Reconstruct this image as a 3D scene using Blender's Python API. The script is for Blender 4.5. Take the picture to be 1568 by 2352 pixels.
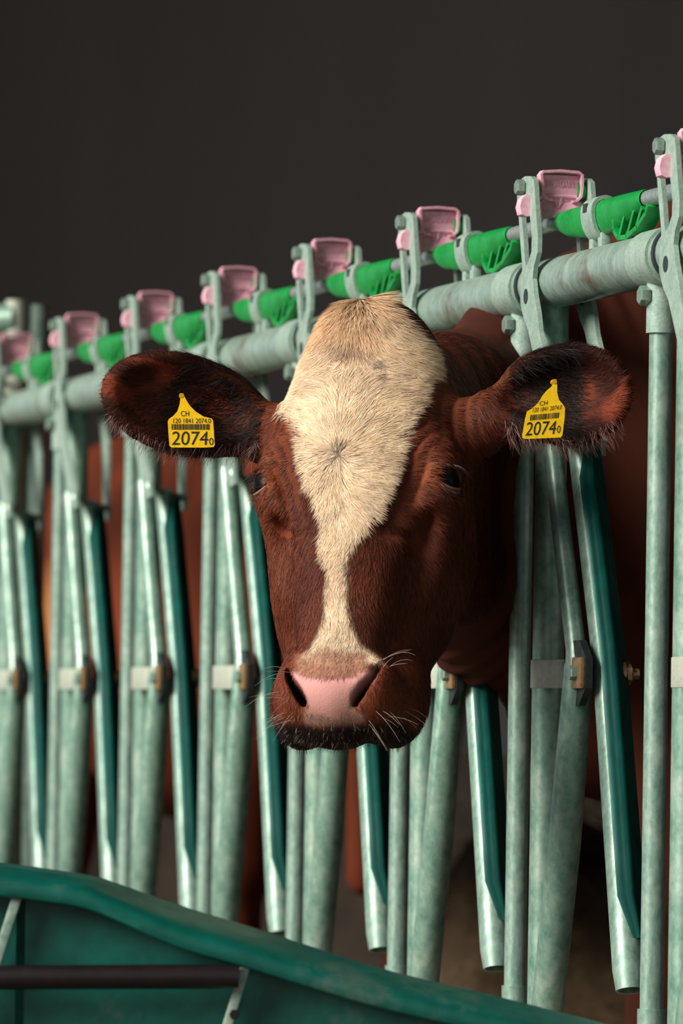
import bpy, bmesh, math, random
import numpy as np
from mathutils import Vector, Matrix

for _o in list(bpy.data.objects):
    bpy.data.objects.remove(_o, do_unlink=True)
random.seed(4)
rng = np.random.default_rng(4)
scene = bpy.context.scene
COL = scene.collection

# ------------------------------------------------------------------ camera
FPX, CX, CY = 13700.0, 784.0, 1176.0          # focal length and centre in the 1568 x 2352 frame
CAMZ, ROLL, PITCH = 0.85, 0.016, 472.0 / 13700.0
CAM = Vector((0, 0, CAMZ))
fwd = Vector((0, math.cos(PITCH), math.sin(PITCH)))
up0 = Vector((0, -math.sin(PITCH), math.cos(PITCH)))
rgt0 = Vector((1, 0, 0))
rgt = rgt0 * math.cos(ROLL) + up0 * math.sin(ROLL)
upv = up0 * math.cos(ROLL) - rgt0 * math.sin(ROLL)
cd = bpy.data.cameras.new('camera')
cam = bpy.data.objects.new('camera', cd)
COL.objects.link(cam)
m = Matrix((rgt, upv, -fwd)).transposed().to_4x4()
m.translation = CAM
cam.matrix_world = m
cd.sensor_fit = 'VERTICAL'
cd.sensor_height = 36.0
cd.sensor_width = 24.0
cd.lens = FPX * 36.0 / 2352.0
cd.clip_start, cd.clip_end = 0.5, 200
cd.dof.use_dof = True
cd.dof.focus_distance = 7.42
cd.dof.aperture_fstop = 7.2
scene.camera = cam

# ------------------------------------------------------------------ light
world = bpy.data.worlds.new('world')
scene.world = world
world.use_nodes = True
bg = world.node_tree.nodes['Background']
bg.inputs[0].default_value = (0.80, 0.92, 1.0, 1)
bg.inputs[1].default_value = 0.34
sd = bpy.data.lights.new('sun', 'SUN')
sd.energy = 5.4
sd.angle = math.radians(34)
sd.color = (1.0, 0.93, 0.83)
sun = bpy.data.objects.new('sun', sd)
COL.objects.link(sun)
sun.rotation_euler = Vector((0.75, 0.45, -0.49)).to_track_quat('-Z', 'Y').to_euler()

scene.view_settings.view_transform = 'Standard'
scene.view_settings.look = 'None'
scene.view_settings.gamma = 1.0
scene.view_settings.use_curve_mapping = False
scene.view_settings.exposure = 0.0

# ------------------------------------------------------------------ helpers
def ray(px, py):
    return fwd * FPX + rgt * (px - CX) - upv * (py - CY)

def P(px, py, Y):
    r = ray(px, py)
    return CAM + r * (Y / r.y)

_R = np.array(rgt); _U = np.array(upv); _F = np.array(fwd)
def proj(p):
    q = p - np.array(CAM)
    z = q @ _F
    return CX + FPX * (q @ _R) / z, CY - FPX * (q @ _U) / z

def lin(r, g, b):
    f = lambda c: (c / 255.0) / 12.92 if c / 255.0 <= 0.04045 else ((c / 255.0 + 0.055) / 1.055) ** 2.4
    return (f(r), f(g), f(b))

def tag(o, label=None, cat=None, group=None, kind=None):
    if label: o['label'] = label
    if cat: o['category'] = cat
    if group: o['group'] = group
    if kind: o['kind'] = kind
    return o

def empty(name, loc, rot=None):
    o = bpy.data.objects.new(name, None)
    o.empty_display_size = 0.1
    COL.objects.link(o)
    if rot is not None:
        mm = rot.to_4x4(); mm.translation = loc; o.matrix_world = mm
    else:
        o.location = loc
    return o

class MB:
    """collects shapes, then links them as one mesh object"""
    def __init__(s):
        s.v, s.f = [], []
    def add(s, vs, fs):
        n = len(s.v)
        s.v += [tuple(v) for v in vs]
        s.f += [tuple(i + n for i in f) for f in fs]
        return s
    def box(s, c, h, ax=None):
        c = Vector(c)
        X, Y, Z = ax if ax else (Vector((1, 0, 0)), Vector((0, 1, 0)), Vector((0, 0, 1)))
        vs = [c + X * (h[0] * i) + Y * (h[1] * j) + Z * (h[2] * k) for i in (-1, 1) for j in (-1, 1) for k in (-1, 1)]
        return s.add(vs, [(0, 1, 3, 2), (4, 6, 7, 5), (0, 4, 5, 1), (2, 3, 7, 6), (0, 2, 6, 4), (1, 5, 7, 3)])
    def bbox(s, c, h, b=0.003, ax=None):
        bm = bmesh.new()
        bmesh.ops.create_cube(bm, size=2)
        for v in bm.verts: v.co = Vector((v.co.x * h[0], v.co.y * h[1], v.co.z * h[2]))
        bmesh.ops.bevel(bm, geom=bm.edges[:], offset=b, segments=2, profile=0.5, affect='EDGES')
        X, Y, Z = ax if ax else (Vector((1, 0, 0)), Vector((0, 1, 0)), Vector((0, 0, 1)))
        c = Vector(c)
        bm.verts.index_update()
        s.add([c + X * v.co.x + Y * v.co.y + Z * v.co.z for v in bm.verts], [[v.index for v in f.verts] for f in bm.faces])
        bm.free()
        return s
    def tube(s, pts, rad, n=20, cap=True, hollow=0.0, sq=1.0):
        pts = [Vector(p) for p in pts]
        rad = rad if isinstance(rad, (list, tuple)) else [rad] * len(pts)
        vs, fs = [], []
        d0 = (pts[1] - pts[0]).normalized()
        ref = Vector((1, 0, 0)) if abs(d0.x) < 0.8 else Vector((0, 0, 1))
        for i, p in enumerate(pts):
            a = pts[max(i - 1, 0)]; b = pts[min(i + 1, len(pts) - 1)]
            d = (b - a).normalized()
            e1 = (ref - d * ref.dot(d)).normalized(); e2 = d.cross(e1)
            for j in range(n):
                t = 2 * math.pi * j / n
                vs.append(p + e1 * (rad[i] * math.cos(t)) + e2 * (rad[i] * sq * math.sin(t)))
        for i in range(len(pts) - 1):
            for j in range(n):
                k = (j + 1) % n
                fs.append((i * n + j, i * n + k, (i + 1) * n + k, (i + 1) * n + j))
        if cap:
            fs.append(tuple(range(n - 1, -1, -1)))
            if hollow <= 0:
                fs.append(tuple((len(pts) - 1) * n + j for j in range(n)))
            else:                                    # open end: rim, inner wall and a recessed bottom
                d = (pts[-1] - pts[-2]).normalized()
                base = len(vs); o = (len(pts) - 1) * n
                for dep in (0, hollow):
                    for j in range(n):
                        vs.append(pts[-1] + (Vector(vs[o + j]) - pts[-1]) * 0.86 - d * dep)
                for j in range(n):
                    k = (j + 1) % n
                    fs.append((o + j, o + k, base + k, base + j))
                    fs.append((base + j, base + k, base + n + k, base + n + j))
                fs.append(tuple(base + n + j for j in range(n)))
        return s.add(vs, fs)
    def prism(s, outline, fn, h0, h1, hole=None, bevel=0.0):
        """outline: 2-D points; fn(u, v, h) -> 3-D"""
        bm = bmesh.new()
        def loop(pl):
            vv = [bm.verts.new((p[0], p[1], 0)) for p in pl]
            return vv, [bm.edges.new((vv[i], vv[(i + 1) % len(vv)])) for i in range(len(vv))]
        vo, eo = loop(outline)
        if hole:
            vh, eh = loop(hole)
            bmesh.ops.triangle_fill(bm, use_beauty=True, use_dissolve=False, edges=eo + eh)
        else:
            bm.faces.new(vo)
        r = bmesh.ops.extrude_face_region(bm, geom=bm.faces[:])
        for g in r['geom']:
            if isinstance(g, bmesh.types.BMVert): g.co.z = 1
        if bevel > 0:
            for v in bm.verts: v.co.z *= abs(h1 - h0)
            es = [e for e in bm.edges if len(e.link_faces) == 2 and e.calc_face_angle(0) > 1.2]
            bmesh.ops.bevel(bm, geom=es, offset=bevel, segments=2, profile=0.5, affect='EDGES')
            for v in bm.verts: v.co.z /= abs(h1 - h0)
        bm.verts.index_update()
        vs = [fn(v.co.x, v.co.y, h0 + (h1 - h0) * v.co.z) for v in bm.verts]
        s.add(vs, [[v.index for v in f.verts] for f in bm.faces])
        bm.free()
        return s
    def hexbolt(s, c, axis, r, h, shaft=0.0, sr=0.0):
        c = Vector(c); axis = Vector(axis).normalized()
        s.tube([c, c + axis * h * 0.8, c + axis * h], [r, r, r * 0.86], 6)
        if shaft:
            s.tube([c + axis * h, c + axis * (h + shaft)], sr, 10)
        return s
    def build(s, name, mat, parent=None, smooth=True, ang=0.6):
        me = bpy.data.meshes.new(name)
        me.from_pydata(s.v, [], s.f)
        me.validate()
        bm = bmesh.new(); bm.from_mesh(me)
        bmesh.ops.recalc_face_normals(bm, faces=bm.faces[:])
        bm.to_mesh(me); bm.free()
        if smooth:
            me.polygons.foreach_set('use_smooth', [True] * len(me.polygons))
            me.set_sharp_from_angle(angle=ang)
        me.materials.append(mat)
        o = bpy.data.objects.new(name, me)
        COL.objects.link(o)
        if parent: o.parent = parent
        return o

def copy_tree(o, parent=None):
    c = o.copy(); COL.objects.link(c)
    if parent: c.parent = parent
    for ch in list(o.children): copy_tree(ch, c)
    return c

# ------------------------------------------------------------------ materials
class NT:
    def __init__(s, name):
        s.m = bpy.data.materials.new(name); s.m.use_nodes = True
        s.t = s.m.node_tree
        s.b = s.t.nodes['Principled BSDF']
        s.tc = s.t.nodes.new('ShaderNodeTexCoord')
    def node(s, typ, **kw):
        n = s.t.nodes.new(typ)
        for k, v in kw.items(): setattr(n, k, v)
        return n
    def link(s, a, b): s.t.links.new(a, b)
    def noise(s, scale, detail=3, rough=0.55, vec=None, stretch=None):
        n = s.node('ShaderNodeTexNoise')
        n.inputs['Scale'].default_value = scale; n.inputs['Detail'].default_value = detail
        n.inputs['Roughness'].default_value = rough
        src = vec if vec else s.tc.outputs['Object']
        if stretch:
            mp = s.node('ShaderNodeMapping'); mp.inputs['Scale'].default_value = stretch
            s.link(src, mp.inputs['Vector']); src = mp.outputs['Vector']
        s.link(src, n.inputs['Vector'])
        return n.outputs['Fac']
    def ramp(s, fac, stops):
        r = s.node('ShaderNodeValToRGB')
        el = r.color_ramp.elements
        while len(el) < len(stops): el.new(0.5)
        for e, (p, c) in zip(el, stops):
            e.position = p; e.color = (*c, 1) if len(c) == 3 else c
        s.link(fac, r.inputs['Fac'])
        return r.outputs['Color']
    def mix(s, fac, a, b, blend='MIX'):
        n = s.node('ShaderNodeMix', data_type='RGBA', blend_type=blend)
        for inp, val in ((n.inputs[0], fac), (n.inputs[6], a), (n.inputs[7], b)):
            if isinstance(val, (int, float)): inp.default_value = val
            elif isinstance(val, tuple): inp.default_value = (*val, 1) if len(val) == 3 else val
            else: s.link(val, inp)
        return n.outputs[2]
    def bump(s, h, strength, dist=0.002):
        n = s.node('ShaderNodeBump')
        n.inputs['Strength'].default_value = strength; n.inputs['Distance'].default_value = dist
        s.link(h, n.inputs['Height']); s.link(n.outputs['Normal'], s.b.inputs['Normal'])
    def set(s, **kw):
        for k, v in kw.items():
            i = s.b.inputs[k.replace('_', ' ')]
            if isinstance(v, (int, float)): i.default_value = v
            elif isinstance(v, tuple): i.default_value = (*v, 1) if len(v) == 3 else v
            else: s.link(v, i)
        return s.m

def mottled(name, c0, c1, c2, scale=26, rough=0.42, metal=0.0, stretch=None, bump=0.15, stain=None, stain_at=(0.58, 0.72), sscale=5.0):
    t = NT(name)
    a = t.noise(scale, 5, 0.65, stretch=stretch)
    col = t.ramp(a, [(0.30, c0), (0.5, c1), (0.72, c2)])
    b = t.noise(scale * 5, 3, 0.6, stretch=stretch)
    col = t.mix(0.35, col, t.ramp(b, [(0.3, tuple(x * 0.75 for x in c1)), (0.7, tuple(min(1, x * 1.2) for x in c2))]))
    if stain:
        s_ = t.noise(sscale, 6, 0.7)
        f = t.ramp(s_, [(stain_at[0], (0, 0, 0)), (stain_at[1], (1, 1, 1))])
        col = t.mix(f, col, stain)
    if bump: t.bump(b, bump, 0.001)
    r = t.ramp(a, [(0.3, (rough + 0.10,) * 3), (0.7, (rough - 0.06,) * 3)])
    return t.set(Base_Color=col, Roughness=r, Metallic=metal)

G0, G1, G2 = lin(74, 120, 108), lin(124, 158, 145), lin(182, 202, 188)
M_galv = mottled('galvanised_steel', G0, G1, G2, 30, 0.40, 0.35, stretch=(1, 1, 0.55), stain=lin(120, 105, 92), stain_at=(0.62, 0.80))
M_galv2 = mottled('galvanised_zinc_spangle', lin(44, 112, 96), lin(112, 154, 138), lin(190, 208, 192), 17, 0.42, 0.35, stretch=(1, 1, 0.7), bump=0.2, stain=lin(130, 118, 104), stain_at=(0.60, 0.82), sscale=7)
M_cast = mottled('cast_galvanised_plate', lin(112, 142, 132), lin(146, 172, 160), lin(178, 198, 186), 55, 0.5, 0.15, bump=0.3)
M_rail = mottled('galvanised_main_rail', lin(112, 144, 134), lin(152, 180, 168), lin(192, 212, 200), 16, 0.34, 0.4, stretch=(1, 2.2, 1), bump=0.12, stain=lin(104, 82, 66), stain_at=(0.54, 0.70), sscale=5)
M_rod = mottled('steel_rod', lin(120, 138, 134), lin(150, 166, 162), lin(180, 192, 188), 30, 0.38, 0.45)
M_worn = mottled('worn_polished_steel', lin(1, 50, 48), lin(3, 72, 66), lin(14, 100, 90), 14, 0.30, 0.25, stretch=(1, 1, 0.3), bump=0.1)
M_plate = mottled('bracket_flat_steel', lin(160, 172, 158), lin(182, 190, 174), lin(200, 206, 190), 40, 0.5, 0.1)
M_black = mottled('black_rubber_and_slot_shade', lin(14, 20, 20), lin(26, 34, 33), lin(44, 50, 48), 60, 0.45, 0, bump=0.3)
M_brass = mottled('yellowed_zinc_washer', lin(120, 92, 60), lin(160, 124, 84), lin(190, 160, 120), 60, 0.35, 0.5)
M_bolt = mottled('bolt_steel', lin(96, 128, 116), lin(134, 160, 146), lin(172, 190, 176), 90, 0.35, 0.5)
M_pink = mottled('faded_pink_plastic', lin(232, 146, 174), lin(242, 172, 194), lin(250, 212, 222), 30, 0.5, 0, bump=0.15)
M_green = mottled('green_plastic', lin(0, 112, 44), lin(2, 140, 58), lin(16, 160, 74), 30, 0.38, 0, bump=0.1, stain=lin(10, 90, 40), stain_at=(0.62, 0.8))
M_trough = mottled('green_painted_sheet', lin(0, 62, 54), lin(2, 80, 70), lin(8, 98, 86), 9, 0.34, 0.0, bump=0.08, stain=lin(104, 96, 88), stain_at=(0.56, 0.80), sscale=4.5)
M_flange = mottled('worn_flange_paint', lin(60, 110, 98), lin(120, 150, 138), lin(180, 190, 176), 30, 0.45, 0.1, stain=lin(90, 66, 52))
M_darkbar = mottled('dark_steel_bar', lin(14, 12, 15), lin(22, 18, 22), lin(38, 26, 26), 10, 0.4, 0.2, stain=lin(92, 62, 46), stain_at=(0.66, 0.85), sscale=6)
M_gap = mottled('dark_seam', lin(24, 34, 36), lin(34, 46, 48), lin(50, 62, 62), 60, 0.6)

# ------------------------------------------------------------------ the fence frame
_d = ray(-2729, 1592)
dv = Vector((_d.x, _d.y, 0)).normalized()           # along the fence, away from the camera
lv = Vector((dv.y, -dv.x, 0))                        # across the fence, into the barn
BAY = 0.082 * 7.1 / dv.y
Q1 = P(1297, 645, 7.68)                              # the main rail's axis at the second headlock
O1 = Vector((Q1.x, Q1.y, 0))
RZ = Q1.z
ROT = Matrix((lv, dv, Vector((0, 0, 1)))).transposed()
CURB = 0.44

def FP(px, py, lx=0.0):
    """picture point -> local point on the plane parallel to the fence, lx behind the rail"""
    r = ray(px, py); o = O1 + lv * lx
    t = (o - CAM).dot(lv) / r.dot(lv)
    p = CAM + r * t - O1
    return Vector((lx, p.dot(dv), p.z))

def XP(px, py, ly=0.0):
    """picture point -> local point on the plane across the fence, ly beyond the headlock"""
    r = ray(px, py); o = O1 + dv * ly
    t = (o - CAM).dot(dv) / r.dot(dv)
    p = CAM + r * t - O1
    return Vector((p.dot(lv), ly, p.z))

def fence_point(k, lx, z):
    return O1 + dv * (BAY * (k - 1)) + lv * lx + Vector((0, 0, z))

# ------------------------------------------------------------------ setting
def wood(name, c0, c1, scale):
    t = NT(name)
    a = t.noise(scale, 5, 0.6, stretch=(1, 1, 0.12))
    t.bump(a, 0.3, 0.01)
    return t.set(Base_Color=t.ramp(a, [(0.3, c0), (0.7, c1)]), Roughness=0.85)
M_wall = wood('dark_weathered_boards', lin(188, 184, 184), lin(212, 205, 202), 1.6)
M_conc = mottled('concrete', lin(86, 80, 72), lin(104, 97, 88), lin(124, 116, 106), 8, 0.85, 0, bump=0.3)
M_part = mottled('dark_partition', lin(40, 33, 29), lin(56, 47, 41), lin(76, 64, 54), 4, 0.9, 0, bump=0.3)
M_floor = mottled('barn_floor', lin(58, 48, 38), lin(84, 70, 54), lin(118, 98, 72), 3, 0.9, 0, bump=0.4)
M_roof = mottled('roof_sheet', lin(40, 38, 36), lin(52, 49, 46), lin(64, 60, 56), 2, 0.7)
M_straw = mottled('straw', lin(50, 38, 26), lin(82, 64, 42), lin(120, 96, 66), 30, 0.8)

fl = MB().box((4, 14, -0.05), (14, 16, 0.05)).build('floor', M_floor)
tag(fl, 'dirty barn floor', kind='structure')
WY = 16.0
wb = MB().box((4.9, WY + 0.15, 1.5), (7.0, 0.1, 1.5)).build('wall_back', M_wall)
tag(wb, 'dark weathered barn wall far behind the fence', kind='structure')
wr = MB().box((9, 9, 1.5), (0.1, 7, 1.5)).build('wall_right', M_wall)
tag(wr, 'dark barn wall on the right', kind='structure')
ro = MB()
e0 = fence_point(-9, -1.25, 0); e1 = fence_point(16.4, -1.25, 0)
hz0, hz1 = 2.80, 2.84
ro.add([(e0.x, e0.y, hz0), (e1.x, e1.y, hz0), (e1.x + 14, e1.y + 3, hz1), (e0.x + 14, e0.y + 3, hz1),
        (e0.x, e0.y, hz0 + .1), (e1.x, e1.y, hz0 + .1), (e1.x + 14, e1.y + 3, hz1 + .1), (e0.x + 14, e0.y + 3, hz1 + .1)],
       [(0, 1, 2, 3), (4, 7, 6, 5), (0, 4, 5, 1), (1, 5, 6, 2), (2, 6, 7, 3), (3, 7, 4, 0)])
ro = ro.build('ceiling', M_roof, smooth=False)
tag(ro, 'barn roof above the stalls', kind='structure')
w0 = fence_point(12.4, 0, 0); w1 = fence_point(16.2, 0, 0)  # added out-of-view wall that keeps the sun off the back wall
wl = MB().box((w0 + w1) / 2 + Vector((0, 0, 1.4)), ((w1 - w0).length / 2, 0.06, 1.38), (dv, lv, Vector((0, 0, 1)))).build('sun_block_wall', M_wall)
tag(wl, 'added unseen wall blocking sun beyond the end of the fence', kind='structure')
c0 = fence_point(-3, 0, 0); c1 = fence_point(11.3, 0, 0)
cb = MB().box((c0 + c1) / 2 + Vector((0, 0, CURB / 2)), ((c1 - c0).length / 2, 0.08, CURB / 2), (dv, lv, Vector((0, 0, 1)))).build('kerb_wall', M_conc)
tag(cb, 'low concrete kerb under the fence', kind='structure')

pw = MB().box((0.35, 14.9, 0.38), (1.5, 0.08, 0.38)).build('partition_wall', M_part)
tag(pw, 'low dark partition across the barn', kind='structure')
def mound(cx, cy, rx, ry, h, n=26):
    vs, fs = [], []
    for i in range(n + 1):
        for j in range(n + 1):
            u, v = 2 * i / n - 1, 2 * j / n - 1
            r2 = u * u + v * v
            z = h * max(0, 1 - r2) ** 0.7 * (0.8 + 0.3 * math.sin(7 * u + 3 * v) * math.cos(5 * v - 2 * u)) + random.uniform(-.012, .012)
            vs.append((cx + u * rx, cy + v * ry, max(z, 0.002)))
    for i in range(n):
        for j in range(n):
            a = i * (n + 1) + j
            fs.append((a, a + 1, a + n + 2, a + n + 1))
    return MB().add(vs, fs)
sp = mound(0.75, 13.4, 0.75, 0.8, 0.78)
for i in range(1400):                                # loose stalks over the heap
    a, r = random.uniform(0, 6.28), math.sqrt(random.random())
    x, y = 0.75 + 0.7 * r * math.cos(a), 13.4 + 0.75 * r * math.sin(a)
    z = 0.78 * max(0, 1 - r * r) ** 0.7 * 0.95
    d_ = Vector((random.uniform(-1, 1), random.uniform(-1, 1), random.uniform(-.2, .7))).normalized() * 0.12
    p0 = Vector((x, y, max(z, .02)))
    sp.add([p0, p0 + Vector((.005, 0, .004)), p0 + d_], [(0, 1, 2)])
sp = sp.build('straw_heap', M_straw, smooth=False)
tag(sp, 'blurred heap of straw bedding deep behind the fence', 'straw', kind='stuff')

# ------------------------------------------------------------------ rails
def along(k0, k1, lx, z, n=1):
    return [fence_point(k0 + (k1 - k0) * i / n, lx, z) for i in range(n + 1)]
RR = 0.0325
rail = MB().tube(along(-1.6, 8.6, 0, RZ, 8), RR, 32).build('main_rail', M_rail)
tag(rail, 'thick galvanised horizontal main rail running the length of the fence', 'rail')
rodp = FP(1263, 517)
RODZ = rodp.z
rod = MB().tube(along(-1.6, 8.6, 0, RODZ, 8), 0.0105, 16).build('control_rod', M_rod)
tag(rod, 'thin steel control rod running above the main rail under the pink latches', 'rod')

# ------------------------------------------------------------------ one headlock
def fnl(u, v, h): return Vector((h, u, v))           # outline in the fence's plane, thickness across
def fnx(u, v, h): return Vector((u, h, v))           # outline across the fence, thickness along it

def vert(px, py, lx=0.0):
    p = FP(px, py, lx); return p.y

def make_unit():
    root = empty('headlock', O1, ROT)
    # slim post with its collar, top clamp and foot
    yp = vert(1197, 1280)
    ps = MB().tube([(0, yp, CURB), (0, yp, RZ - 0.02)], 0.0145, 20).build('post', M_galv, root)
    cl = MB().tube([(0, yp, FP(1197, 828).z), (0, yp, RZ - 0.02)], 0.0185, 20)
    cl.tube([(0, yp - 0.045, RZ), (0, yp + 0.04, RZ)], RR + 0.004, 28).build('rail_clamp', M_cast, root)
    b = FP(1172, 745, -0.024)
    MB().hexbolt((-0.017, yp, b.z), (-1, 0, 0), 0.0125, 0.012).build('hex_bolt', M_bolt, root)
    MB().tube([(0, yp - 0.075, RZ), (0, yp - 0.066, RZ)], RR + 0.003, 28).build('rail_seal', M_gap, root)
    MB().tube([(0, yp, CURB), (0, yp, FP(1172, 2262).z)], 0.0175, 20).build('post_foot', M_galv, root)
    # thick upright tube
    yt = vert(1260, 1400)
    MB().tube([(0, yt, CURB), (0, yt, RZ - 0.015)], 0.0205, 22).build('upright_tube', M_galv2, root)
    # flat bracket from the upright to the pivot
    a0, a1 = FP(1224, 1548, -0.026), FP(1298, 1546, -0.026)
    MB().bbox(((-0.026), (a0.y + a1.y) / 2, a0.z), (0.004, abs(a0.y - a1.y) / 2, 0.0185), 0.0015).build('bracket', M_plate, root)
    # fixed bent yoke
    ylx = -0.030
    up = [FP(1262, 960, ylx), FP(1285, 1180, ylx), FP(1322, 1490, ylx)]
    lo = [FP(1327, 1560, ylx), FP(1296, 1940, ylx), FP(1257, 2310, ylx)]
    dn = (lo[2] - lo[1]).normalized(); end = lo[2] + dn * ((CURB - lo[2].z) / dn.z)
    MB().tube([up[0], up[1], up[2], lo[0]], [0.0125, 0.0125, 0.013, 0.016], 18).build('upper_yoke', M_galv, root)
    MB().tube([up[2] + Vector((0, 0, -0.02)), lo[0], lo[1], end], [0.015, 0.019, 0.0208, 0.0208], 20).build('lower_yoke', M_galv2, root)
    # swinging arm: tube open at the foot, worn polished face
    t0, t1, t2 = FP(1330, 985), FP(1393, 1520), FP(1448, 2275)
    arm = MB().tube([t0, t0 + (t1 - t0) * 0.03, t1, t2 - (t2 - t1) * 0.06, t2], [0.010, 0.0175, 0.0185, 0.021, 0.0185], 24, hollow=0.05).build('swing_arm', M_galv, root)
    w = MB()
    vs, fs = [], []
    s0, s1 = t0 + (t1 - t0) * 0.06, t1 + (t2 - t1) * 0.86
    dd = (s1 - s0).normalized()
    e1 = (Vector((1, 0, 0)) - dd * dd.x).normalized(); e2 = dd.cross(e1)      # e1 into the barn, e2 along the fence
    sg = -1 if e2.y > 0 else 1                                               # towards the camera
    nseg, na = 12, 14
    for i in range(nseg + 1):
        q = i / nseg
        c = s0 + (s1 - s0) * q
        if (c - t0).length < (t1 - t0).length: c = t0 + (t1 - t0) * ((c.z - t0.z) / (t1.z - t0.z))
        else: c = t1 + (t2 - t1) * ((c.z - t1.z) / (t2.z - t1.z))
        ta = min(1.0, 9 * min(q, 1 - q) + 0.45)
        rr = 0.0185 + 0.002 * q + 0.0030
        for j in range(na + 1):
            th = math.radians(72 - 144 * j / na) * ta
            prof = rr + (0.0030 if j in (3, 4, 9, 10) else 0.0)
            ang = math.radians(56) - th                                      # 0 = into the barn, 90 = towards the camera
            vs.append(c + e1 * (prof * math.cos(ang)) + e2 * (sg * prof * math.sin(ang)))
    for i in range(nseg):
        for j in range(na):
            a = i * (na + 1) + j
            fs.append((a, a + 1, a + na + 2, a + na + 1))
    w.add(vs, fs).build('worn_face', M_worn, arm, ang=1.2)
    # pivot: black block, square washer, bolt, nut behind
    pv = Vector((0, t1.y, FP(1330, 1546, -0.03).z))
    hy, hz = 0.045, 0.041
    pts = [(-hy, -hz * .45), (-hy * .35, -hz), (hy * .45, -hz), (hy, -hz * .45), (hy, hz * .45), (hy * .45, hz), (-hy * .35, hz), (-hy, hz * .45)]
    blk = MB().prism([(pv.y + 0.016 + p[0], pv.z + p[1]) for p in pts], fnl, -0.036, -0.027, bevel=0.002).build('pivot_block', M_black, root, ang=0.4)
    ws = MB().bbox((-0.0390, pv.y - 0.006, pv.z), (0.0032, 0.019, 0.0195), 0.0012).build('washer', M_brass, blk)
    MB().hexbolt((-0.0422, pv.y - 0.004, pv.z), (-1, 0, 0), 0.0095, 0.008).build('bolt_head', M_bolt, blk)
    nt = MB().tube([(0.014, pv.y, pv.z), (0.019, pv.y, pv.z), (0.0215, pv.y, pv.z)], [0.019, 0.019, 0.018], 20)
    nt.hexbolt((0.0215, pv.y, pv.z), (1, 0, 0), 0.0155, 0.010, 0.010, 0.007).build('lock_nut', M_brass, root)
    # latch plates either side of the rail
    def plate(lx, name, lower):
        L_ = lambda pl: [(FP(x, y, -0.038).y, FP(x, y, -0.038).z) for x, y in pl]
        h0, h1 = (lx - 0.003, lx + 0.003)
        b = MB()
        fork = [(1192, 455), (1192, 430), (1199, 414), (1210, 405), (1224, 405), (1231, 414), (1233, 440), (1236, 490), (1240, 545), (1239, 580),
                (1231, 610), (1228, 640), (1232, 680), (1239, 720), (1243, 760), (1252, 800)] + lower[0] + lower[1] + \
               [(1226, 800), (1218, 760), (1207, 730), (1200, 700), (1199, 675), (1203, 640), (1204, 610), (1200, 560), (1196, 500)]
        slot = [(1199, 462), (1203, 450), (1213, 450), (1219, 462), (1222, 500), (1226, 545), (1225, 578), (1218, 602), (1213, 612), (1210, 600), (1208, 560), (1203, 500)]
        b.prism(L_(fork), fnl, h0, h1, hole=L_(slot), bevel=0.0)
        o = b.build(name, M_cast, root, ang=0.5)
        c = FP(1212.5, 681, -0.038)
        hl = MB().tube([(h0 - 0.0006, c.y, c.z), (h0 + 0.002, c.y, c.z)], 0.010, 16)
        hl.build('plate_hole', M_gap, o)
        return o
    plate(-0.038, 'latch_plate', ([(1272, 860), (1296, 940), (1300, 1000)], [(1284, 1010), (1262, 950), (1240, 870)]))
    plate(0.038, 'latch_plate', ([(1252, 880), (1250, 960), (1256, 1043)], [(1238, 1043), (1232, 960), (1230, 880)]))
    pl = FP(1212, 430, -0.038)
    # link between the plates and the top of the arm
    a_, b_ = FP(1292, 965, -0.038), t0
    MB().tube([a_, b_ + Vector((0, 0, -0.01)), Vector((0.038, b_.y + 0.01, b_.z - 0.01))], 0.007, 10).build('cross_pin', M_bolt, root)
    MB().hexbolt((-0.0425, FP(1200, 432, -0.043).y, pl.z), (-1, 0, 0), 0.0105, 0.010).build('hex_bolt', M_bolt, root)
    MB().hexbolt((0.0425, FP(1200, 432, -0.043).y, pl.z), (1, 0, 0), 0.0105, 0.008).build('hex_bolt', M_bolt, root)
    # pink latch handle facing along the fence
    ly = FP(1218, 440, -0.038).y
    X_ = lambda pts, l=ly: [(XP(x, y, l).x, XP(x, y, l).z) for x, y in pts]
    lh = MB()
    lh.prism(X_([(1239, 402), (1329, 405), (1328, 452), (1322, 462), (1334, 466), (1341, 480), (1342, 492), (1322, 496), (1247, 503), (1243, 480), (1243, 462), (1247, 458), (1241, 450)]), fnx, ly - 0.004, ly + 0.012, bevel=0.0015)
    latch = lh.build('latch_handle', M_pink, root, ang=0.5)
    rim = MB()
    path = [(1262, 462), (1250, 459), (1241, 450), (1238, 420), (1236, 403), (1241, 396), (1280, 394), (1322, 398), (1330, 404), (1330, 430), (1327, 454), (1319, 462), (1308, 465)]
    pp = [Vector((*q, 0)) for q in X_(path)]
    lft, rgt_ = [], []
    for i, p in enumerate(pp):
        a = pp[max(i - 1, 0)]; c = pp[min(i + 1, len(pp) - 1)]
        t = (c - a).normalized(); nn = Vector((-t.y, t.x, 0)) * 0.0017
        lft.append((p + nn)[:2]); rgt_.append((p - nn)[:2])
    for i in range(len(pp) - 1):
        rim.prism([lft[i], lft[i + 1], rgt_[i + 1], rgt_[i]], fnx, ly - 0.015, ly + 0.002)
    lg = [XP(x, y, ly - 0.006) for x, y in ((1245, 450), (1324, 452))]
    rim.tube(lg, 0.0022, 8)
    rim.build('handle_rim', M_pink, latch, smooth=False)
    q0 = [(1244, 466), (1336, 465), (1343, 489), (1324, 496), (1246, 502)]
    dep = [-0.005, -0.005, -0.020, -0.021, -0.021]
    fv = [XP(x, y, ly + dp) for (x, y), dp in zip(q0, dep)]
    bv = [XP(x, y, ly + 0.010) for x, y in q0]
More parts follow.
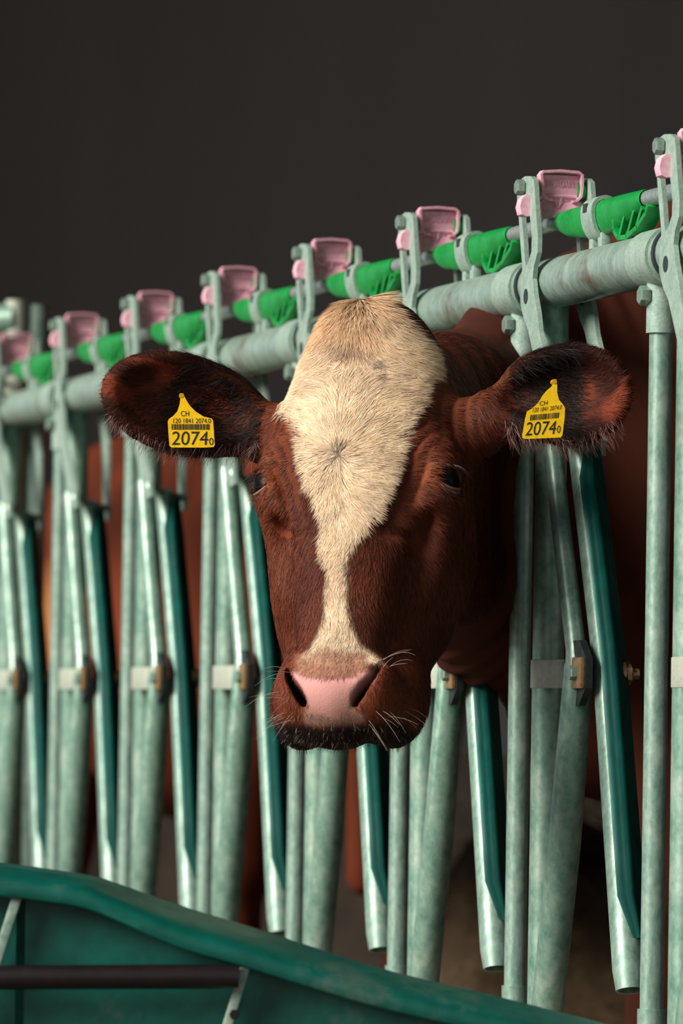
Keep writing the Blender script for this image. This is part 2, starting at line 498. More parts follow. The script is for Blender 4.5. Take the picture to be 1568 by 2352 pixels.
    MB().add(fv + bv, [(0, 1, 2, 3, 4), (9, 8, 7, 6, 5)] + [(a, 5 + a, 5 + (a + 1) % 5, (a + 1) % 5) for a in range(5)]).build('handle_foot', M_pink, latch, ang=0.4)
    # embossed lettering and mark
    cu = bpy.data.curves.new('lettering', 'FONT'); cu.body = 'JOURDAIN'; cu.size = 0.0115; cu.align_x = 'CENTER'; cu.extrude = 0.0008
    tmp = bpy.data.objects.new('lettering', cu); COL.objects.link(tmp)
    bpy.context.view_layer.update()
    me = bpy.data.meshes.new_from_object(tmp.evaluated_get(bpy.context.evaluated_depsgraph_get()))
    bpy.data.objects.remove(tmp)
    c = XP(1283, 430, ly)
    xs = [v.co.x for v in me.vertices]; sc_ = 0.037 / (max(xs) - min(xs))
    for v in me.vertices:
        x, y, z = v.co
        v.co = Vector((c.x + x * sc_, ly - 0.0045 - z, c.z + y * 1.0))
    me.materials.clear(); me.materials.append(M_pink)
    lo_ = bpy.data.objects.new('lettering', me); COL.objects.link(lo_); lo_.parent = latch
    mk = MB()
    for pa in ([(1268, 448), (1293, 448)], [(1271, 449), (1280, 474)], [(1290, 449), (1284, 474)], [(1279, 476), (1285, 476)], [(1272, 456), (1289, 456)]):
        q = [XP(x, y, ly - 0.0052 - max(0, y - 465) * 0.0006) for x, y in pa]
        mk.tube(q, 0.0009, 6)
    mk.build('emblem', M_pink, latch)
    # pink roller in the slot of the outer plate
    rp = [FP(x, y, -0.043) for x, y in ((1197, 452), (1197, 500))]
    rl = MB(); zc = (rp[0].z + rp[1].z) / 2
    rl.prism([(-0.034, zc + 0.0135), (-0.046, zc + 0.014), (-0.052, zc + 0.008), (-0.0545, zc - 0.002), (-0.052, zc - 0.012), (-0.046, zc - 0.0145), (-0.034, zc - 0.013)], fnx, ly - 0.010, ly + 0.012, bevel=0.002)
    rl.build('pink_latch_tab', M_pink, root, ang=0.5)
    # green spacer inside the far plate
    MB().tube([(0.024, ly, pl.z - 0.004), (0.034, ly, pl.z - 0.004)], 0.012, 14).build('green_spacer', M_green, root)
    # green sleeve on the control rod
    sy = [FP(x, 505 - (x - 1285) * 0.25).y for x in (1285, 1310, 1345, 1400, 1440, 1482)]
    def ring(y, rx, zt, zb, n=18):
        out = []
        for j in range(n):
            t = 2 * math.pi * j / n
            s_ = math.sin(t)
            out.append(Vector((rx * math.cos(t), y, RODZ + (zt * s_ if s_ > 0 else zb * s_))))
        return out
    prof = [(sy[0], .0115, .0115, .0115), (sy[0] - .02, .012, .0125, .0155), (sy[1], .0125, .0130, .023), (sy[2], .013, .0135, .029), (sy[3], .0135, .0138, .031), (sy[4], .014, .0135, .028), (sy[5], .0145, .0125, .0145)]
    vs, fs = [], []
    for pr in prof: vs += ring(*pr)
    n = 18
    for i in range(len(prof) - 1):
        for j in range(n):
            k = (j + 1) % n
            fs.append((i * n + j, i * n + k, (i + 1) * n + k, (i + 1) * n + j))
    # rounded near end with the rod's opening
    o = (len(prof) - 1) * n
    b0 = len(vs)
    for pr in ((sy[5] - .010, .0138, .0120, .0135), (sy[5] - .013, .0125, .0116, .012), (sy[5] - .002, .0109, .0109, .0109)): vs += ring(*pr)
    for q in range(3):
        s_ = o if q == 0 else b0 + (q - 1) * n
        e_ = b0 + q * n
        for j in range(n):
            k = (j + 1) % n
            fs.append((s_ + j, s_ + k, e_ + k, e_ + j))
    fs.append(tuple(range(n - 1, -1, -1)))
    slv = MB().add(vs, fs).build('green_sleeve', M_green, root, ang=0.9)
    # slotted guard under the near half
    ga = [FP(x, y) for x, y in ((1424, 498), (1426, 530), (1436, 547), (1456, 545), (1480, 522), (1500, 490), (1504, 474))]
    gd = MB()
    for a_, b_ in zip(ga[:-1], ga[1:]):
        mid = (a_ + b_) / 2; dl = (b_ - a_); ln = dl.length; dl.normalize()
        gd.bbox(mid, (0.011, 0.0032, ln / 2 + 0.002), 0.001, (Vector((1, 0, 0)), Vector((1, 0, 0)).cross(dl), dl))
    gd.build('guard_frame', M_green, slv)
    MB().prism([(a_.y, a_.z) for a_ in ga], fnl, 0.003, 0.007).build('guard_dark_sheet', M_black, slv, smooth=False)  # added dark sheet, stands in for the darkness seen through the slots
    for (xa, ya, xb, yb) in ((1438, 545, 1452, 486), (1456, 544, 1472, 482), (1476, 526, 1490, 478)):
        a_, b_ = FP(xa, ya), FP(xb, yb)
        mid = (a_ + b_) / 2; dl = (b_ - a_); ln = dl.length; dl.normalize()
        MB().box(mid + Vector((-0.007, 0, 0)), (0.003, 0.0034, ln / 2), (Vector((1, 0, 0)), Vector((1, 0, 0)).cross(dl), dl)).build('guard_rib', M_green, slv, smooth=False)
    # cast clamp holding the sleeve to the main rail
    yc = FP(1378, 480).y
    cm = MB()
    vs, fs = [], []
    n = 28
    for y in (yc - 0.024, yc + 0.024):
        for rr in (0.0, 0.0050):
            for j in range(n):
                t = 2 * math.pi * j / n; s_ = math.sin(t)
                vs.append(Vector(((0.0140 + rr) * math.cos(t), y, RODZ + ((0.0142 + rr) * s_ if s_ > 0 else (0.0315 + rr) * s_))))
    for j in range(n):
        k = (j + 1) % n
        fs += [(j, k, n + k, n + j), (2 * n + j, 3 * n + j, 3 * n + k, 2 * n + k), (n + j, n + k, 3 * n + k, 3 * n + j), (j, 2 * n + j, 2 * n + k, k)]
    cm.add(vs, fs)
    cm.build('sleeve_clamp', M_cast, root)
    for s_ in (-1, 1):
        MB().bbox((0, yc + s_ * 0.019, (RODZ - 0.03 + RZ + 0.026) / 2), (0.0065, 0.0085, (RODZ - 0.03 - RZ - 0.022) / 2), 0.002).build('clamp_leg', M_cast, root)
    MB().box((-0.0184, yc + 0.004, RODZ + 0.004), (0.0012, 0.008, 0.0055)).build('clamp_slot', M_gap, root, smooth=False)
    return root

unit = make_unit()
where = ['Headlock cut by right photo edge, its pink handle only partly in view',
         'Headlock behind the right-hand ear, with sharp black pivot block and tall pink handle',
         'Headlock behind the cow muzzle, pink handle just right of the white crown',
         'Headlock directly behind the white crown, most of its tubes hidden by the face',
         'Blurred headlock between the left-hand ear and the cow cheek',
         'Blurred headlock crossed by the left-hand ear and its yellow tag',
         'Blurred headlock just left of the tip of the left-hand ear',
         'Most blurred headlock, cut by the left photo edge']
for k in range(8):
    o = copy_tree(unit) if k != 1 else unit
    o.location = O1 + dv * (BAY * (k - 1))
    tag(o, where[k], 'headlock', 'headlocks along the feed fence')

# taller end post behind the last headlock with a rail running off to the left
def far(px, py, Y): return P(px, py, Y)
ey = 11.45
ep = empty('end_post', Vector((far(60, 1500, ey).x, ey, 0)))
ex = far(60, 800, ey)
MB().tube([(-0.03, 0, 0), (-0.03, 0, far(45, 690, ey).z)], 0.021, 16).build('post_tube', M_plate, ep)
MB().tube([(0.008, 0.02, 0), (0.008, 0.02, far(70, 700, ey).z)], 0.024, 16).build('post_tube', M_galv, ep)
zc = far(20, 732, ey).z
MB().tube([(-0.03, 0, zc), (-0.9, 0.25, zc - 0.02)], 0.030, 16).build('side_rail', M_galv2, ep)
tag(ep, 'blurred taller end post with side rail rising behind the last pink handle at far left', 'post')

# ------------------------------------------------------------------ green trough in front
TY = 6.6
tr = empty('feed_trough', Vector((P(500, 2300, TY).x, TY, 0)))
T0 = tr.location.copy()
rim_b = [(-220, 1972), (-90, 1974), (0, 1981), (115, 1996), (218, 2013), (290, 2036), (367, 2064), (470, 2097), (574, 2128), (740, 2182), (900, 2231), (1140, 2288), (1384, 2350), (1450, 2367)]
rim_f = [(-220, 2006), (-90, 2007), (0, 2014), (100, 2026), (196, 2042), (264, 2070), (342, 2104), (440, 2142), (548, 2172), (716, 2224), (880, 2272), (1125, 2330), (1372, 2390), (1438, 2407)]
# finer, smooth sampling
def smooth_line(pl, n=5):
    out = []
    for i in range(len(pl) - 1):
        p0 = pl[max(i - 1, 0)]; p1 = pl[i]; p2 = pl[i + 1]; p3 = pl[min(i + 2, len(pl) - 1)]
        for j in range(n):
            t = j / n
            f = lambda a, b, c, d: 0.5 * (2 * b + (c - a) * t + (2 * a - 5 * b + 4 * c - d) * t * t + (3 * b - a - 3 * c + d) * t ** 3)
            out.append((f(p0[0], p1[0], p2[0], p3[0]), f(p0[1], p1[1], p2[1], p3[1])))
    out.append(pl[-1])
    return out
rb, rf = smooth_line(rim_b), smooth_line(rim_f)
vs, fs = [], []
NP = 9
for (xb, yb), (xf, yf) in zip(rb, rf):
    f_ = P(xf, yf, TY - 0.03) - T0
    b_ = P(xb, yb, TY + 0.05) - T0
    lip = 0.022
    up_ = Vector((0, 0, 1))
    prof = [f_ + Vector((0, 0.022, -lip - 0.001)), f_ + Vector((0, 0.002, -lip)), f_ + Vector((0, -0.001, -lip + 0.003)), f_ + Vector((0, 0, -0.005)), f_ + Vector((0, 0.004, -0.0008)),
            f_ + (b_ - f_) * 0.2 + up_ * 0.001, f_ + (b_ - f_) * 0.6 + up_ * 0.002, b_, b_ + Vector((0, 0.012, -0.012))]
    vs += prof
for i in range(len(rb) - 1):
    for j in range(NP - 1):
        a = i * NP + j
        fs.append((a, a + 1, a + NP + 1, a + NP))
MB().add(vs, fs).build('rim', M_trough, tr, ang=0.9)
# front sheet in three panels, back sheet and ends
def sheet(x0, x1, name):
    seg = [(xf, yf) for xf, yf in rf if x0 <= xf <= x1]
    a = [P(x, y, TY + 0.008) - T0 - Vector((0, 0, 0.010)) for x, y in seg]
    v = a + [Vector((p.x, p.y, 0.12)) for p in a] + [p + Vector((0, .006, 0)) for p in a] + [Vector((p.x, p.y + .006, 0.12)) for p in a]
    n = len(a); f = []
    for i in range(n - 1):
        f += [(i, i + 1, n + i + 1, n + i), (2 * n + i, 3 * n + i, 3 * n + i + 1, 2 * n + i + 1)]
    f += [(0, n, 3 * n, 2 * n), (n - 1, 3 * n - 1, 4 * n - 1, 2 * n - 1)]
    MB().add(v, f).build(name, M_trough, tr, smooth=False)
sheet(-230, 46, 'side_panel'); sheet(40, 548, 'side_panel'); sheet(540, 1620, 'side_panel')
a = [P(x, y, TY + 0.055) - T0 for x, y in rb]
v = a + [Vector((p.x, p.y + 0.06, 0.12)) for p in a]
n = len(a)
MB().add(v, [(i, i + 1, n + i + 1, n + i) for i in range(n - 1)]).build('back_panel', M_trough, tr)
MB().box((0.0, 0.055, 0.11), (0.40, 0.058, 0.01)).build('trough_floor', M_trough, tr, smooth=False)
# leaning flanges between the panels
for (xa, ya, xb_, yb_) in ((40, 2058, -8, 2210), (566, 2212, 508, 2400)):
    p, q = P(xa, ya, TY - 0.014) - T0, P(xb_, yb_, TY - 0.014) - T0
    dd = (q - p); q = p + dd * 2.2; dd.normalize()
    sx = dd.cross(Vector((0, 1, 0))).normalized()
    fb = MB().bbox((p + q) / 2, (0.0055, 0.007, (q - p).length / 2), 0.002, (sx, Vector((0, 1, 0)), dd)).build('flange', M_flange, tr)
p, q = P(-240, 2246, TY - 0.04) - T0, P(548, 2244, TY - 0.03) - T0
MB().tube([p, q + Vector((-0.03, 0, 0)), q], [0.0135, 0.0135, 0.012], 18).build('cross_bar', M_darkbar, tr)
b1 = P(538, 2330, TY - 0.022) - T0
MB().hexbolt(b1, (0, -1, 0), 0.006, 0.004).build('bolt_head', M_darkbar, tr)
tag(tr, 'green painted sheet-metal trough with rolled rim and dark cross bar, bottom left foreground', 'trough')

# ------------------------------------------------------------------ cow: one continuous skin from blended volumes
class Field:
    def __init__(s, xs, ys, zs):
        s.ax = [np.asarray(a, np.float32) for a in (xs, ys, zs)]
        s.D = np.full([len(a) for a in s.ax], 0.5, np.float32)
    def block(s, lo, hi):
        sl = []
        for a, l, h in zip(s.ax, lo, hi):
            i0 = max(int(np.searchsorted(a, l)) - 1, 0); i1 = min(int(np.searchsorted(a, h)) + 1, len(a))
            sl.append(slice(i0, i1))
        g = np.meshgrid(*[a[q] for a, q in zip(s.ax, sl)], indexing='ij', sparse=True)
        return tuple(sl), g
    def mixin(s, sl, d, k, sub):
        a = s.D[sl]
        if sub:
            b = -d; h = np.maximum(k - np.abs(a - b), 0) / k
            s.D[sl] = np.maximum(a, b) + h * h * k * 0.25
        else:
            h = np.maximum(k - np.abs(a - d), 0) / k
            s.D[sl] = np.minimum(a, d) - h * h * k * 0.25
    def ell(s, c, r, axes=None, k=0.02, sub=False):
        c = np.array(c, float); A = np.array(axes, float) if axes is not None else np.eye(3)
        ext = np.sqrt(((A * np.array(r)[:, None]) ** 2).sum(0)) + k + 0.02
        sl, (X, Y, Z) = s.block(c - ext, c + ext)
        if s.D[sl].size == 0: return
        X, Y, Z = X - np.float32(c[0]), Y - np.float32(c[1]), Z - np.float32(c[2])
        k0 = 0; k1 = 0
        for a, q in zip(A.astype(np.float32), np.array(r, np.float32)):
            u = X * a[0] + Y * a[1] + Z * a[2]
            k0 = k0 + (u / q) ** 2; k1 = k1 + (u / (q * q)) ** 2
        k0 = np.sqrt(k0); k1 = np.sqrt(k1) + 1e-6
        s.mixin(sl, k0 * (k0 - 1) / k1, k, sub)
    def cone(s, a, b, ra, rb, k=0.02, sub=False, sq=None):
        """rounded cone; sq = (axis, factor) stretches the section along an axis"""
        a = np.array(a, float); b = np.array(b, float)
        e = max(ra, rb) * (sq[1] if sq else 1) + k + 0.02
        sl, (X, Y, Z) = s.block(np.minimum(a, b) - e, np.maximum(a, b) + e)
        if s.D[sl].size == 0: return
        ba = (b - a).astype(np.float32); L2 = float(ba @ ba)
        X, Y, Z = X - np.float32(a[0]), Y - np.float32(a[1]), Z - np.float32(a[2])
        h = np.clip((X * ba[0] + Y * ba[1] + Z * ba[2]) / L2, 0, 1)
        px_, py_, pz_ = X - h * ba[0], Y - h * ba[1], Z - h * ba[2]
        d2 = px_ ** 2 + py_ ** 2 + pz_ ** 2
        if sq:
            v = np.array(sq[0], np.float32)
            t = px_ * v[0] + py_ * v[1] + pz_ * v[2]
            d2 = d2 - t * t * np.float32(1 - 1 / sq[1] ** 2)
        s.mixin(sl, np.sqrt(np.maximum(d2, 0)) - (np.float32(ra) + h * np.float32(rb - ra)), k, sub)
    def mesh(s):
        """surface nets on the rectilinear grid -> vertices, quads"""
        D = s.D; S = D < 0
        n = D.shape
        ids, pts, quads = [], [], []
        cid = lambda i, j, k: (i.astype(np.int64) * n[1] + j) * n[2] + k
        for ax_ in range(3):
            a = [slice(None)] * 3; b = [slice(None)] * 3
            a[ax_] = slice(0, -1); b[ax_] = slice(1, None)
            I = np.array(np.nonzero(S[tuple(a)] != S[tuple(b)]))
            J = I.copy(); J[ax_] += 1
            d0 = D[tuple(I)]; d1 = D[tuple(J)]
            t = d0 / (d0 - d1)
            p = np.stack([s.ax[q][I[q]] for q in range(3)], 1).astype(np.float64)
            p[:, ax_] += t * (s.ax[ax_][J[ax_]] - s.ax[ax_][I[ax_]])
            o1, o2 = [(1, 2), (2, 0), (0, 1)][ax_]
            cs = []
            for (u, v) in ((-1, -1), (0, -1), (0, 0), (-1, 0)):
                K = I.copy(); K[o1] += u; K[o2] += v
                c = cid(*K); cs.append(c); ids.append(c); pts.append(p)
            q = np.stack(cs, 1)
            fl = ~S[tuple(I)]
            q[fl] = q[fl][:, ::-1]
            quads.append(q)
        ids = np.concatenate(ids); pts = np.concatenate(pts); quads = np.concatenate(quads)
        u, inv, cnt = np.unique(ids, return_inverse=True, return_counts=True)
        V = np.stack([np.bincount(inv, pts[:, q]) for q in range(3)], 1) / cnt[:, None]
        Fq = np.searchsorted(u, quads)
        return V, Fq

def relax(V, Fq, n=2, lam=0.5):
    e = np.concatenate([Fq[:, [0, 1]], Fq[:, [1, 2]], Fq[:, [2, 3]], Fq[:, [3, 0]]])
    e = np.concatenate([e, e[:, ::-1]])
    cnt = np.maximum(np.bincount(e[:, 0], minlength=len(V)), 1)
    for _ in range(n):
        for l_ in (lam, -lam * 1.03):
            m_ = np.stack([np.bincount(e[:, 0], V[e[:, 1], q], len(V)) for q in range(3)], 1) / cnt[:, None]
            V = V + l_ * (m_ - V)
    return V

def vnormals(V, Fq):
    nrm = np.cross(V[Fq[:, 2]] - V[Fq[:, 0]], V[Fq[:, 3]] - V[Fq[:, 1]])
    N = np.stack([np.bincount(Fq.ravel(), np.repeat(nrm[:, q], 4), len(V)) for q in range(3)], 1)
    return N / (np.linalg.norm(N, axis=1, keepdims=True) + 1e-12)

def np_mesh(name, V, faces_flat, sizes, mat, parent=None, col=None, smooth=True):
    me = bpy.data.meshes.new(name)
    me.vertices.add(len(V)); me.vertices.foreach_set('co', np.ascontiguousarray(V, np.float32).ravel())
    me.loops.add(len(faces_flat)); me.loops.foreach_set('vertex_index', np.ascontiguousarray(faces_flat, np.int32))
    me.polygons.add(len(sizes))
    st = np.concatenate([[0], np.cumsum(sizes)[:-1]]).astype(np.int32)
    me.polygons.foreach_set('loop_start', st)
    me.update(calc_edges=True)
    me.polygons.foreach_set('use_smooth', np.full(len(sizes), smooth))
    if col is not None:
        at = me.color_attributes.new('Col', 'FLOAT_COLOR', 'POINT')
        at.data.foreach_set('color', np.concatenate([col, np.ones((len(col), 1))], 1).astype(np.float32).ravel())
    me.materials.append(mat)
    o = bpy.data.objects.new(name, me); COL.objects.link(o)
    if parent: o.parent = parent
    return o

_ph = rng.uniform(0, 6.28, (24,)); _dr = rng.normal(size=(24, 3)); _dr /= np.linalg.norm(_dr, axis=1, keepdims=True)
def wob(p, f):
    s = 0
    for i in range(12):
        s = s + np.sin((p @ _dr[i]) * f * (0.6 + 0.09 * i) + _ph[i] + 1.7 * np.sin((p @ _dr[i + 12]) * f * 0.7 + _ph[i + 12]))
    return s / 4.0

# --- head frame: origin on the brow between the eyes; w to the picture's right, t down the face, u out of the face
YAW, INC, TILT = math.radians(12), math.radians(28), math.radians(2.0)
HO = P(800, 1088, 7.36)
g_ = Vector((-math.sin(YAW), -math.cos(YAW), 0)); z_ = Vector((0, 0, 1))
w_ = Vector((math.cos(YAW), -math.sin(YAW), 0))
w_, z_ = w_ * math.cos(TILT) + z_ * math.sin(TILT), z_ * math.cos(TILT) - w_ * math.sin(TILT)
t_ = -z_ * math.cos(INC) + g_ * math.sin(INC)
u_ = g_ * math.cos(INC) + z_ * math.sin(INC)
HA = np.array([w_, t_, u_])                          # rows: axes
HOn = np.array(HO)
def H(w, t, u): return HOn + w * HA[0] + t * HA[1] + u * HA[2]
def hc(p): return (p - HOn) @ HA.T

def axes_from(e1, e2):
    e1 = Vector(e1).normalized(); e2 = Vector(e2); e2 = (e2 - e1 * e2.dot(e1)).normalized()
    return np.array([e1, e2, e1.cross(e2)])

def seg(a, b, step): return np.arange(a, b, step)
fine = 0.0042
xs = np.concatenate([seg(-0.42, -0.36, .012), seg(-0.36, 0.40, fine), seg(0.40, 2.6, .022)])
ys = np.concatenate([seg(7.00, 7.08, .01), seg(7.08, 7.64, fine), seg(7.64, 7.8, .008), seg(7.8, 9.1, .02)])
zs = np.concatenate([seg(-0.03, 0.76, .016), seg(0.76, 1.41, fine), seg(1.41, 1.75, .014)])
Fd = Field(xs, ys, zs)

def he(c, r, k=0.03, sub=False, both=True, rot=None):
    for s_ in ((1, -1) if both and abs(c[0]) > 1e-9 else (1,)):
        A = HA
        if rot is not None:                          # rot: rotation in the (w,t,u) frame, mirrored for the other side
            M = np.array(rot, float).copy()
            if s_ < 0: M[:, 0] *= -1
            A = M @ HA
        Fd.ell(H(c[0] * s_, c[1], c[2]), r, A, k, sub)
def hcone(a, b, ra, rb, k=0.03, sub=False, both=True, sq=None):
    for s_ in ((1, -1) if both and (abs(a[0]) > 1e-9 or abs(b[0]) > 1e-9) else (1,)):
        Fd.cone(H(a[0] * s_, a[1], a[2]), H(b[0] * s_, b[1], b[2]), ra, rb, k, sub, sq)

# skull
he((0, -.075, -.098), (.114, .155, .10), .03)
he((0, -.06, -.052), (.092, .17, .052), .04)
he((0, -.222, -.074), (.056, .060, .066), .045)
he((.094, -.022, -.062), (.036, .050, .046), .035)   # orbits
hcone((0, .02, -.088), (0, .245, -.078), .083, .053, .05)
he((0, .12, -.035), (.050, .16, .030), .04)          # bridge of the nose
he((0, .285, -.062), (.062, .058, .056), .04)        # muzzle
he((0, .300, -.050), (.052, .036, .044), .03)
he((.050, .288, -.045), (.026, .040, .040), .022)    # nostril wings
he((.048, .282, -.072), (.032, .025, .036), .025)    # upper lips
he((.060, .262, -.112), (.030, .055, .040), .03)     # corners of the mouth
hcone((.060, .02, -.200), (.045, .255, -.125), .050, .036, .05)
he((.078, .035, -.140), (.040, .115, .085), .05)     # cheek muscle
he((0, .281, -.094), (.044, .019, .026), .02)        # chin
he((.062, -.03, -.185), (.045, .09, .070), .05)       # jaw angle
# wrinkles and hollows
he((.072, .030, -.004), (.014, .052, .013), .02, True, rot=[(.93, .36, 0), (-.36, .93, 0), (0, 0, 1)])
he((.088, .085, -.050), (.014, .055, .016), .025, True)
# eye sockets with lids
EYE = (.1050, -.013, -.0485)
EOD = np.array((.72, .05, .69)); EOD /= np.linalg.norm(EOD)
he(EYE, (.0265, .0265, .0265), .004, True)
# nostrils
NR = [(.86, .51, 0), (-.51, .86, 0), (0, 0, 1)]
he((.040, .300, -.012), (.0062, .022, .030), .004, True, rot=NR)
he((.053, .276, -.014), (.0036, .018, .022), .004, True, rot=[(.96, .28, 0), (-.28, .96, 0), (0, 0, 1)])

# ears: a leaf shaped shell with a hollow open to the front, on a gathered base
def ear(root_w, mid_px, tip_px, Yc, Ytip, drop):
    mid = P(*mid_px, Yc); tip = P(*tip_px, Ytip)
    e1 = (tip - mid).normalized()
    base = Vector(H(root_w, -.105, -.105))
    outw = Vector((0, -1, 0)); outw = (outw + Vector((0, 0, drop))).normalized()
    e3 = (outw - e1 * outw.dot(e1)).normalized()
    e2 = e3.cross(e1)
    A = np.array([e1, e2, e3]); c = np.array(mid)
    r1 = (tip - mid).length
    F3 = np.array(e3)
    Fd.ell(c, (r1, .064, .030), A, .02)
    Fd.cone(base, np.array(mid) - A[0] * r1 * .55 - F3 * 0.004, .040, .034, .03)
    Fd.ell(c - A[0] * r1 * .45 - F3 * .004, (.055, .048, .032), A, .02)
    Fd.ell(c + F3 * .030 + A[0] * .004, (r1 * .86, .053, .040), A, .012, True)
    Fd.ell(c + F3 * .026 - A[0] * .055, (.040, .028, .036), A, .02, True)
    return dict(c=c, A=A, r=r1)
EL = ear(-.100, (412, 926), (234, 885), 7.52, 7.50, .1)
ER = ear(.100, (1312, 905), (1452, 905), 7.43, 7.41, .1)

# neck and body
nk0 = H(0, -.13, -.15)
nkm = np.array((.125, 7.84, 1.17)); nk1 = np.array((.20, 8.02, 1.16)); nk2 = np.array((.46, 8.12, 1.15))
up3 = np.array((0, 0, 1.0))
Fd.cone(nk0, nkm, .100, .080, .05, sq=(up3, 1.6))
Fd.cone(nkm, nk1, .080, .100, .05, sq=(up3, 1.7))
Fd.cone(nk1, nk2, .105, .20, .08, sq=(up3, 1.5))
Fd.cone((.10, 7.72, 1.25), (.24, 8.02, 1.31), .075, .09, .06)
Fd.cone((.26, 8.04, 1.36), (.52, 8.17, 1.45), .09, .14, .06)
Fd.cone(H(.01, -.06, -.185), (.205, 8.03, .99), .045, .095, .05)   # throat
LN = np.array(lv); DN = np.array(dv)
S0 = np.array((.62, 8.20, 0))
def body(al, ac, z): return S0 + LN * al + DN * ac + np.array((0, 0, z))
BA = np.array([LN, DN, (0, 0, 1)])
Fd.ell(body(0, 0, 1.13), (.38, .27, .41), BA, .12)
Fd.ell(body(.62, 0, 1.04), (.70, .36, .43), BA, .15)
Fd.ell(body(1.28, 0, 1.14), (.36, .28, .36), BA, .15)
Fd.cone(body(-.10, 0, 1.46), body(1.45, 0, 1.42), .075, .085, .12)
Fd.cone(body(-.28, 0, .86), body(.2, 0, .80), .11, .13, .1)   # brisket
for s_ in (-1, 1):
    fx = -.22 if s_ < 0 else -.05
    Fd.cone(body(-.05, .17 * s_, .95), body(fx, .16 * s_, .62), .12, .075, .08)
    Fd.cone(body(fx, .16 * s_, .62), body(fx - .01, .16 * s_, .40), .060, .048, .03)
    Fd.cone(body(fx - .01, .16 * s_, .40), body(fx, .16 * s_, .12), .042, .036, .03)
    Fd.cone(body(fx - .01, .16 * s_, .12), body(fx - .04, .16 * s_, .045), .042, .058, .02)
    hx = 1.34 + .06 * s_
    Fd.cone(body(hx, .17 * s_, 1.0), body(hx - .08, .19 * s_, .70), .16, .09, .08)
    Fd.cone(body(hx - .08, .19 * s_, .70), body(hx + .10, .18 * s_, .46), .075, .052, .04)
    Fd.cone(body(hx + .10, .18 * s_, .46), body(hx + .06, .18 * s_, .12), .046, .038, .03)
    Fd.cone(body(hx + .06, .18 * s_, .12), body(hx + .02, .18 * s_, .045), .044, .06, .02)
Fd.cone(body(1.62, 0, 1.30), body(1.70, 0, .75), .035, .022, .04)
Fd.cone(body(1.70, 0, .75), body(1.70, 0, .55), .03, .05, .03)
V, Fq = Fd.mesh()
V = relax(V, Fq, 2)
# folds of loose skin: behind the jaw, on the neck and above the eyes
N = vnormals(V, Fq)
_h = hc(V)
_nk = np.clip((-_h[:, 2] - .14) / .06, 0, 1) * np.clip((V[:, 2] - .8) / .1, 0, 1)
_ph_ = (V[:, 0] * 1.0 + V[:, 1] * .55) * 150 + 3.0 * np.sin(V[:, 2] * 9) + 1.5 * np.sin(V[:, 2] * 23 + V[:, 0] * 30)
V = V + N * (_nk * .0045 * np.sin(_ph_) * np.clip(.4 + .6 * wob(V, 9), 0, 1))[:, None]
for s_ in (-1, 1):
    q = _h * np.array((s_, 1, 1))
    _b = np.exp(-((q[:, 0] - .078) / .030) ** 2 - ((q[:, 1] + .055) / .045) ** 2) * (_h[:, 2] > -.12)
    V = V + N * (_b * .0013 * np.sin((q[:, 0] * 1.0 + q[:, 1] * .55) * 420))[:, None]
    for (a0, b0, a1, b1, wd_, dp_) in ((.086, -.060, .060, .040, .0055, .0050), (.074, -.060, .052, .030, .0045, .0035), (.096, -.040, .070, .055, .006, .0055), (.080, .062, .055, .078, .007, .005), (.100, .035, .078, .050, .006, .005)):
        va = np.array((a1 - a0, b1 - b0)); hh = np.clip(((q[:, 0] - a0) * va[0] + (q[:, 1] - b0) * va[1]) / (va @ va), 0, 1)
        ds = np.hypot(q[:, 0] - a0 - hh * va[0], q[:, 1] - b0 - hh * va[1])
        V = V - N * (dp_ * np.exp(-(ds / wd_) ** 2) * np.sin(np.pi * np.clip(hh * .9 + .05, 0, 1)) * (_h[:, 2] > -.10))[:, None]
    _c = np.exp(-((q[:, 0] - .115) / .03) ** 2 - ((q[:, 1] + .10) / .05) ** 2)
    V = V + N * (_c * .0016 * np.sin(q[:, 0] * 420 + 2 * np.sin(q[:, 1] * 40)))[:, None]
N = vnormals(V, Fq)

# --- coat colours (animal's markings plus painted body shade, in the head's own frame)
BLAZE = np.array([(700, 735), (728, 690), (780, 660), (830, 655), (868, 690), (915, 732), (978, 786), (996, 830), (988, 880), (962, 930), (930, 985), (908, 1060), (888, 1110), (868, 1160),
                  (843, 1200), (818, 1240), (804, 1285), (803, 1330), (798, 1370), (806, 1425), (830, 1475), (862, 1500), (884, 1526), (690, 1530), (690, 1505), (712, 1485), (728, 1450), (741, 1405),
                  (744, 1340), (753, 1290), (743, 1255), (735, 1200), (726, 1150), (706, 1100), (694, 1060), (684, 1000), (643, 945), (638, 910), (654, 850), (668, 790), (685, 750)], float)
PINK = np.array([(672, 1540), (700, 1552), (740, 1560), (800, 1556), (850, 1540), (862, 1534), (864, 1552), (850, 1570), (826, 1592), (812, 1612), (812, 1630), (835, 1640), (838, 1660), (800, 1670), (742, 1670), (700, 1664), (696, 1640), (708, 1622), (706, 1606), (694, 1585), (676, 1562)], float)
def inside(poly, x, y):
    r = np.zeros(len(x), bool)
    j = len(poly) - 1
    for i in range(len(poly)):
        xi, yi = poly[i]; xj, yj = poly[j]
        c = ((yi > y) != (yj > y)) & (x < (xj - xi) * (y - yi) / (yj - yi + 1e-12) + xi)
        r ^= c; j = i
    return r
def edge_dist(poly, x, y):
    d = np.full(len(x), 1e9)
    for i in range(len(poly)):
        a = poly[i]; b = poly[(i + 1) % len(poly)]
        ba = b - a; h = np.clip(((x - a[0]) * ba[0] + (y - a[1]) * ba[1]) / (ba @ ba), 0, 1)
        d = np.minimum(d, np.hypot(x - a[0] - h * ba[0], y - a[1] - h * ba[1]))
    return d
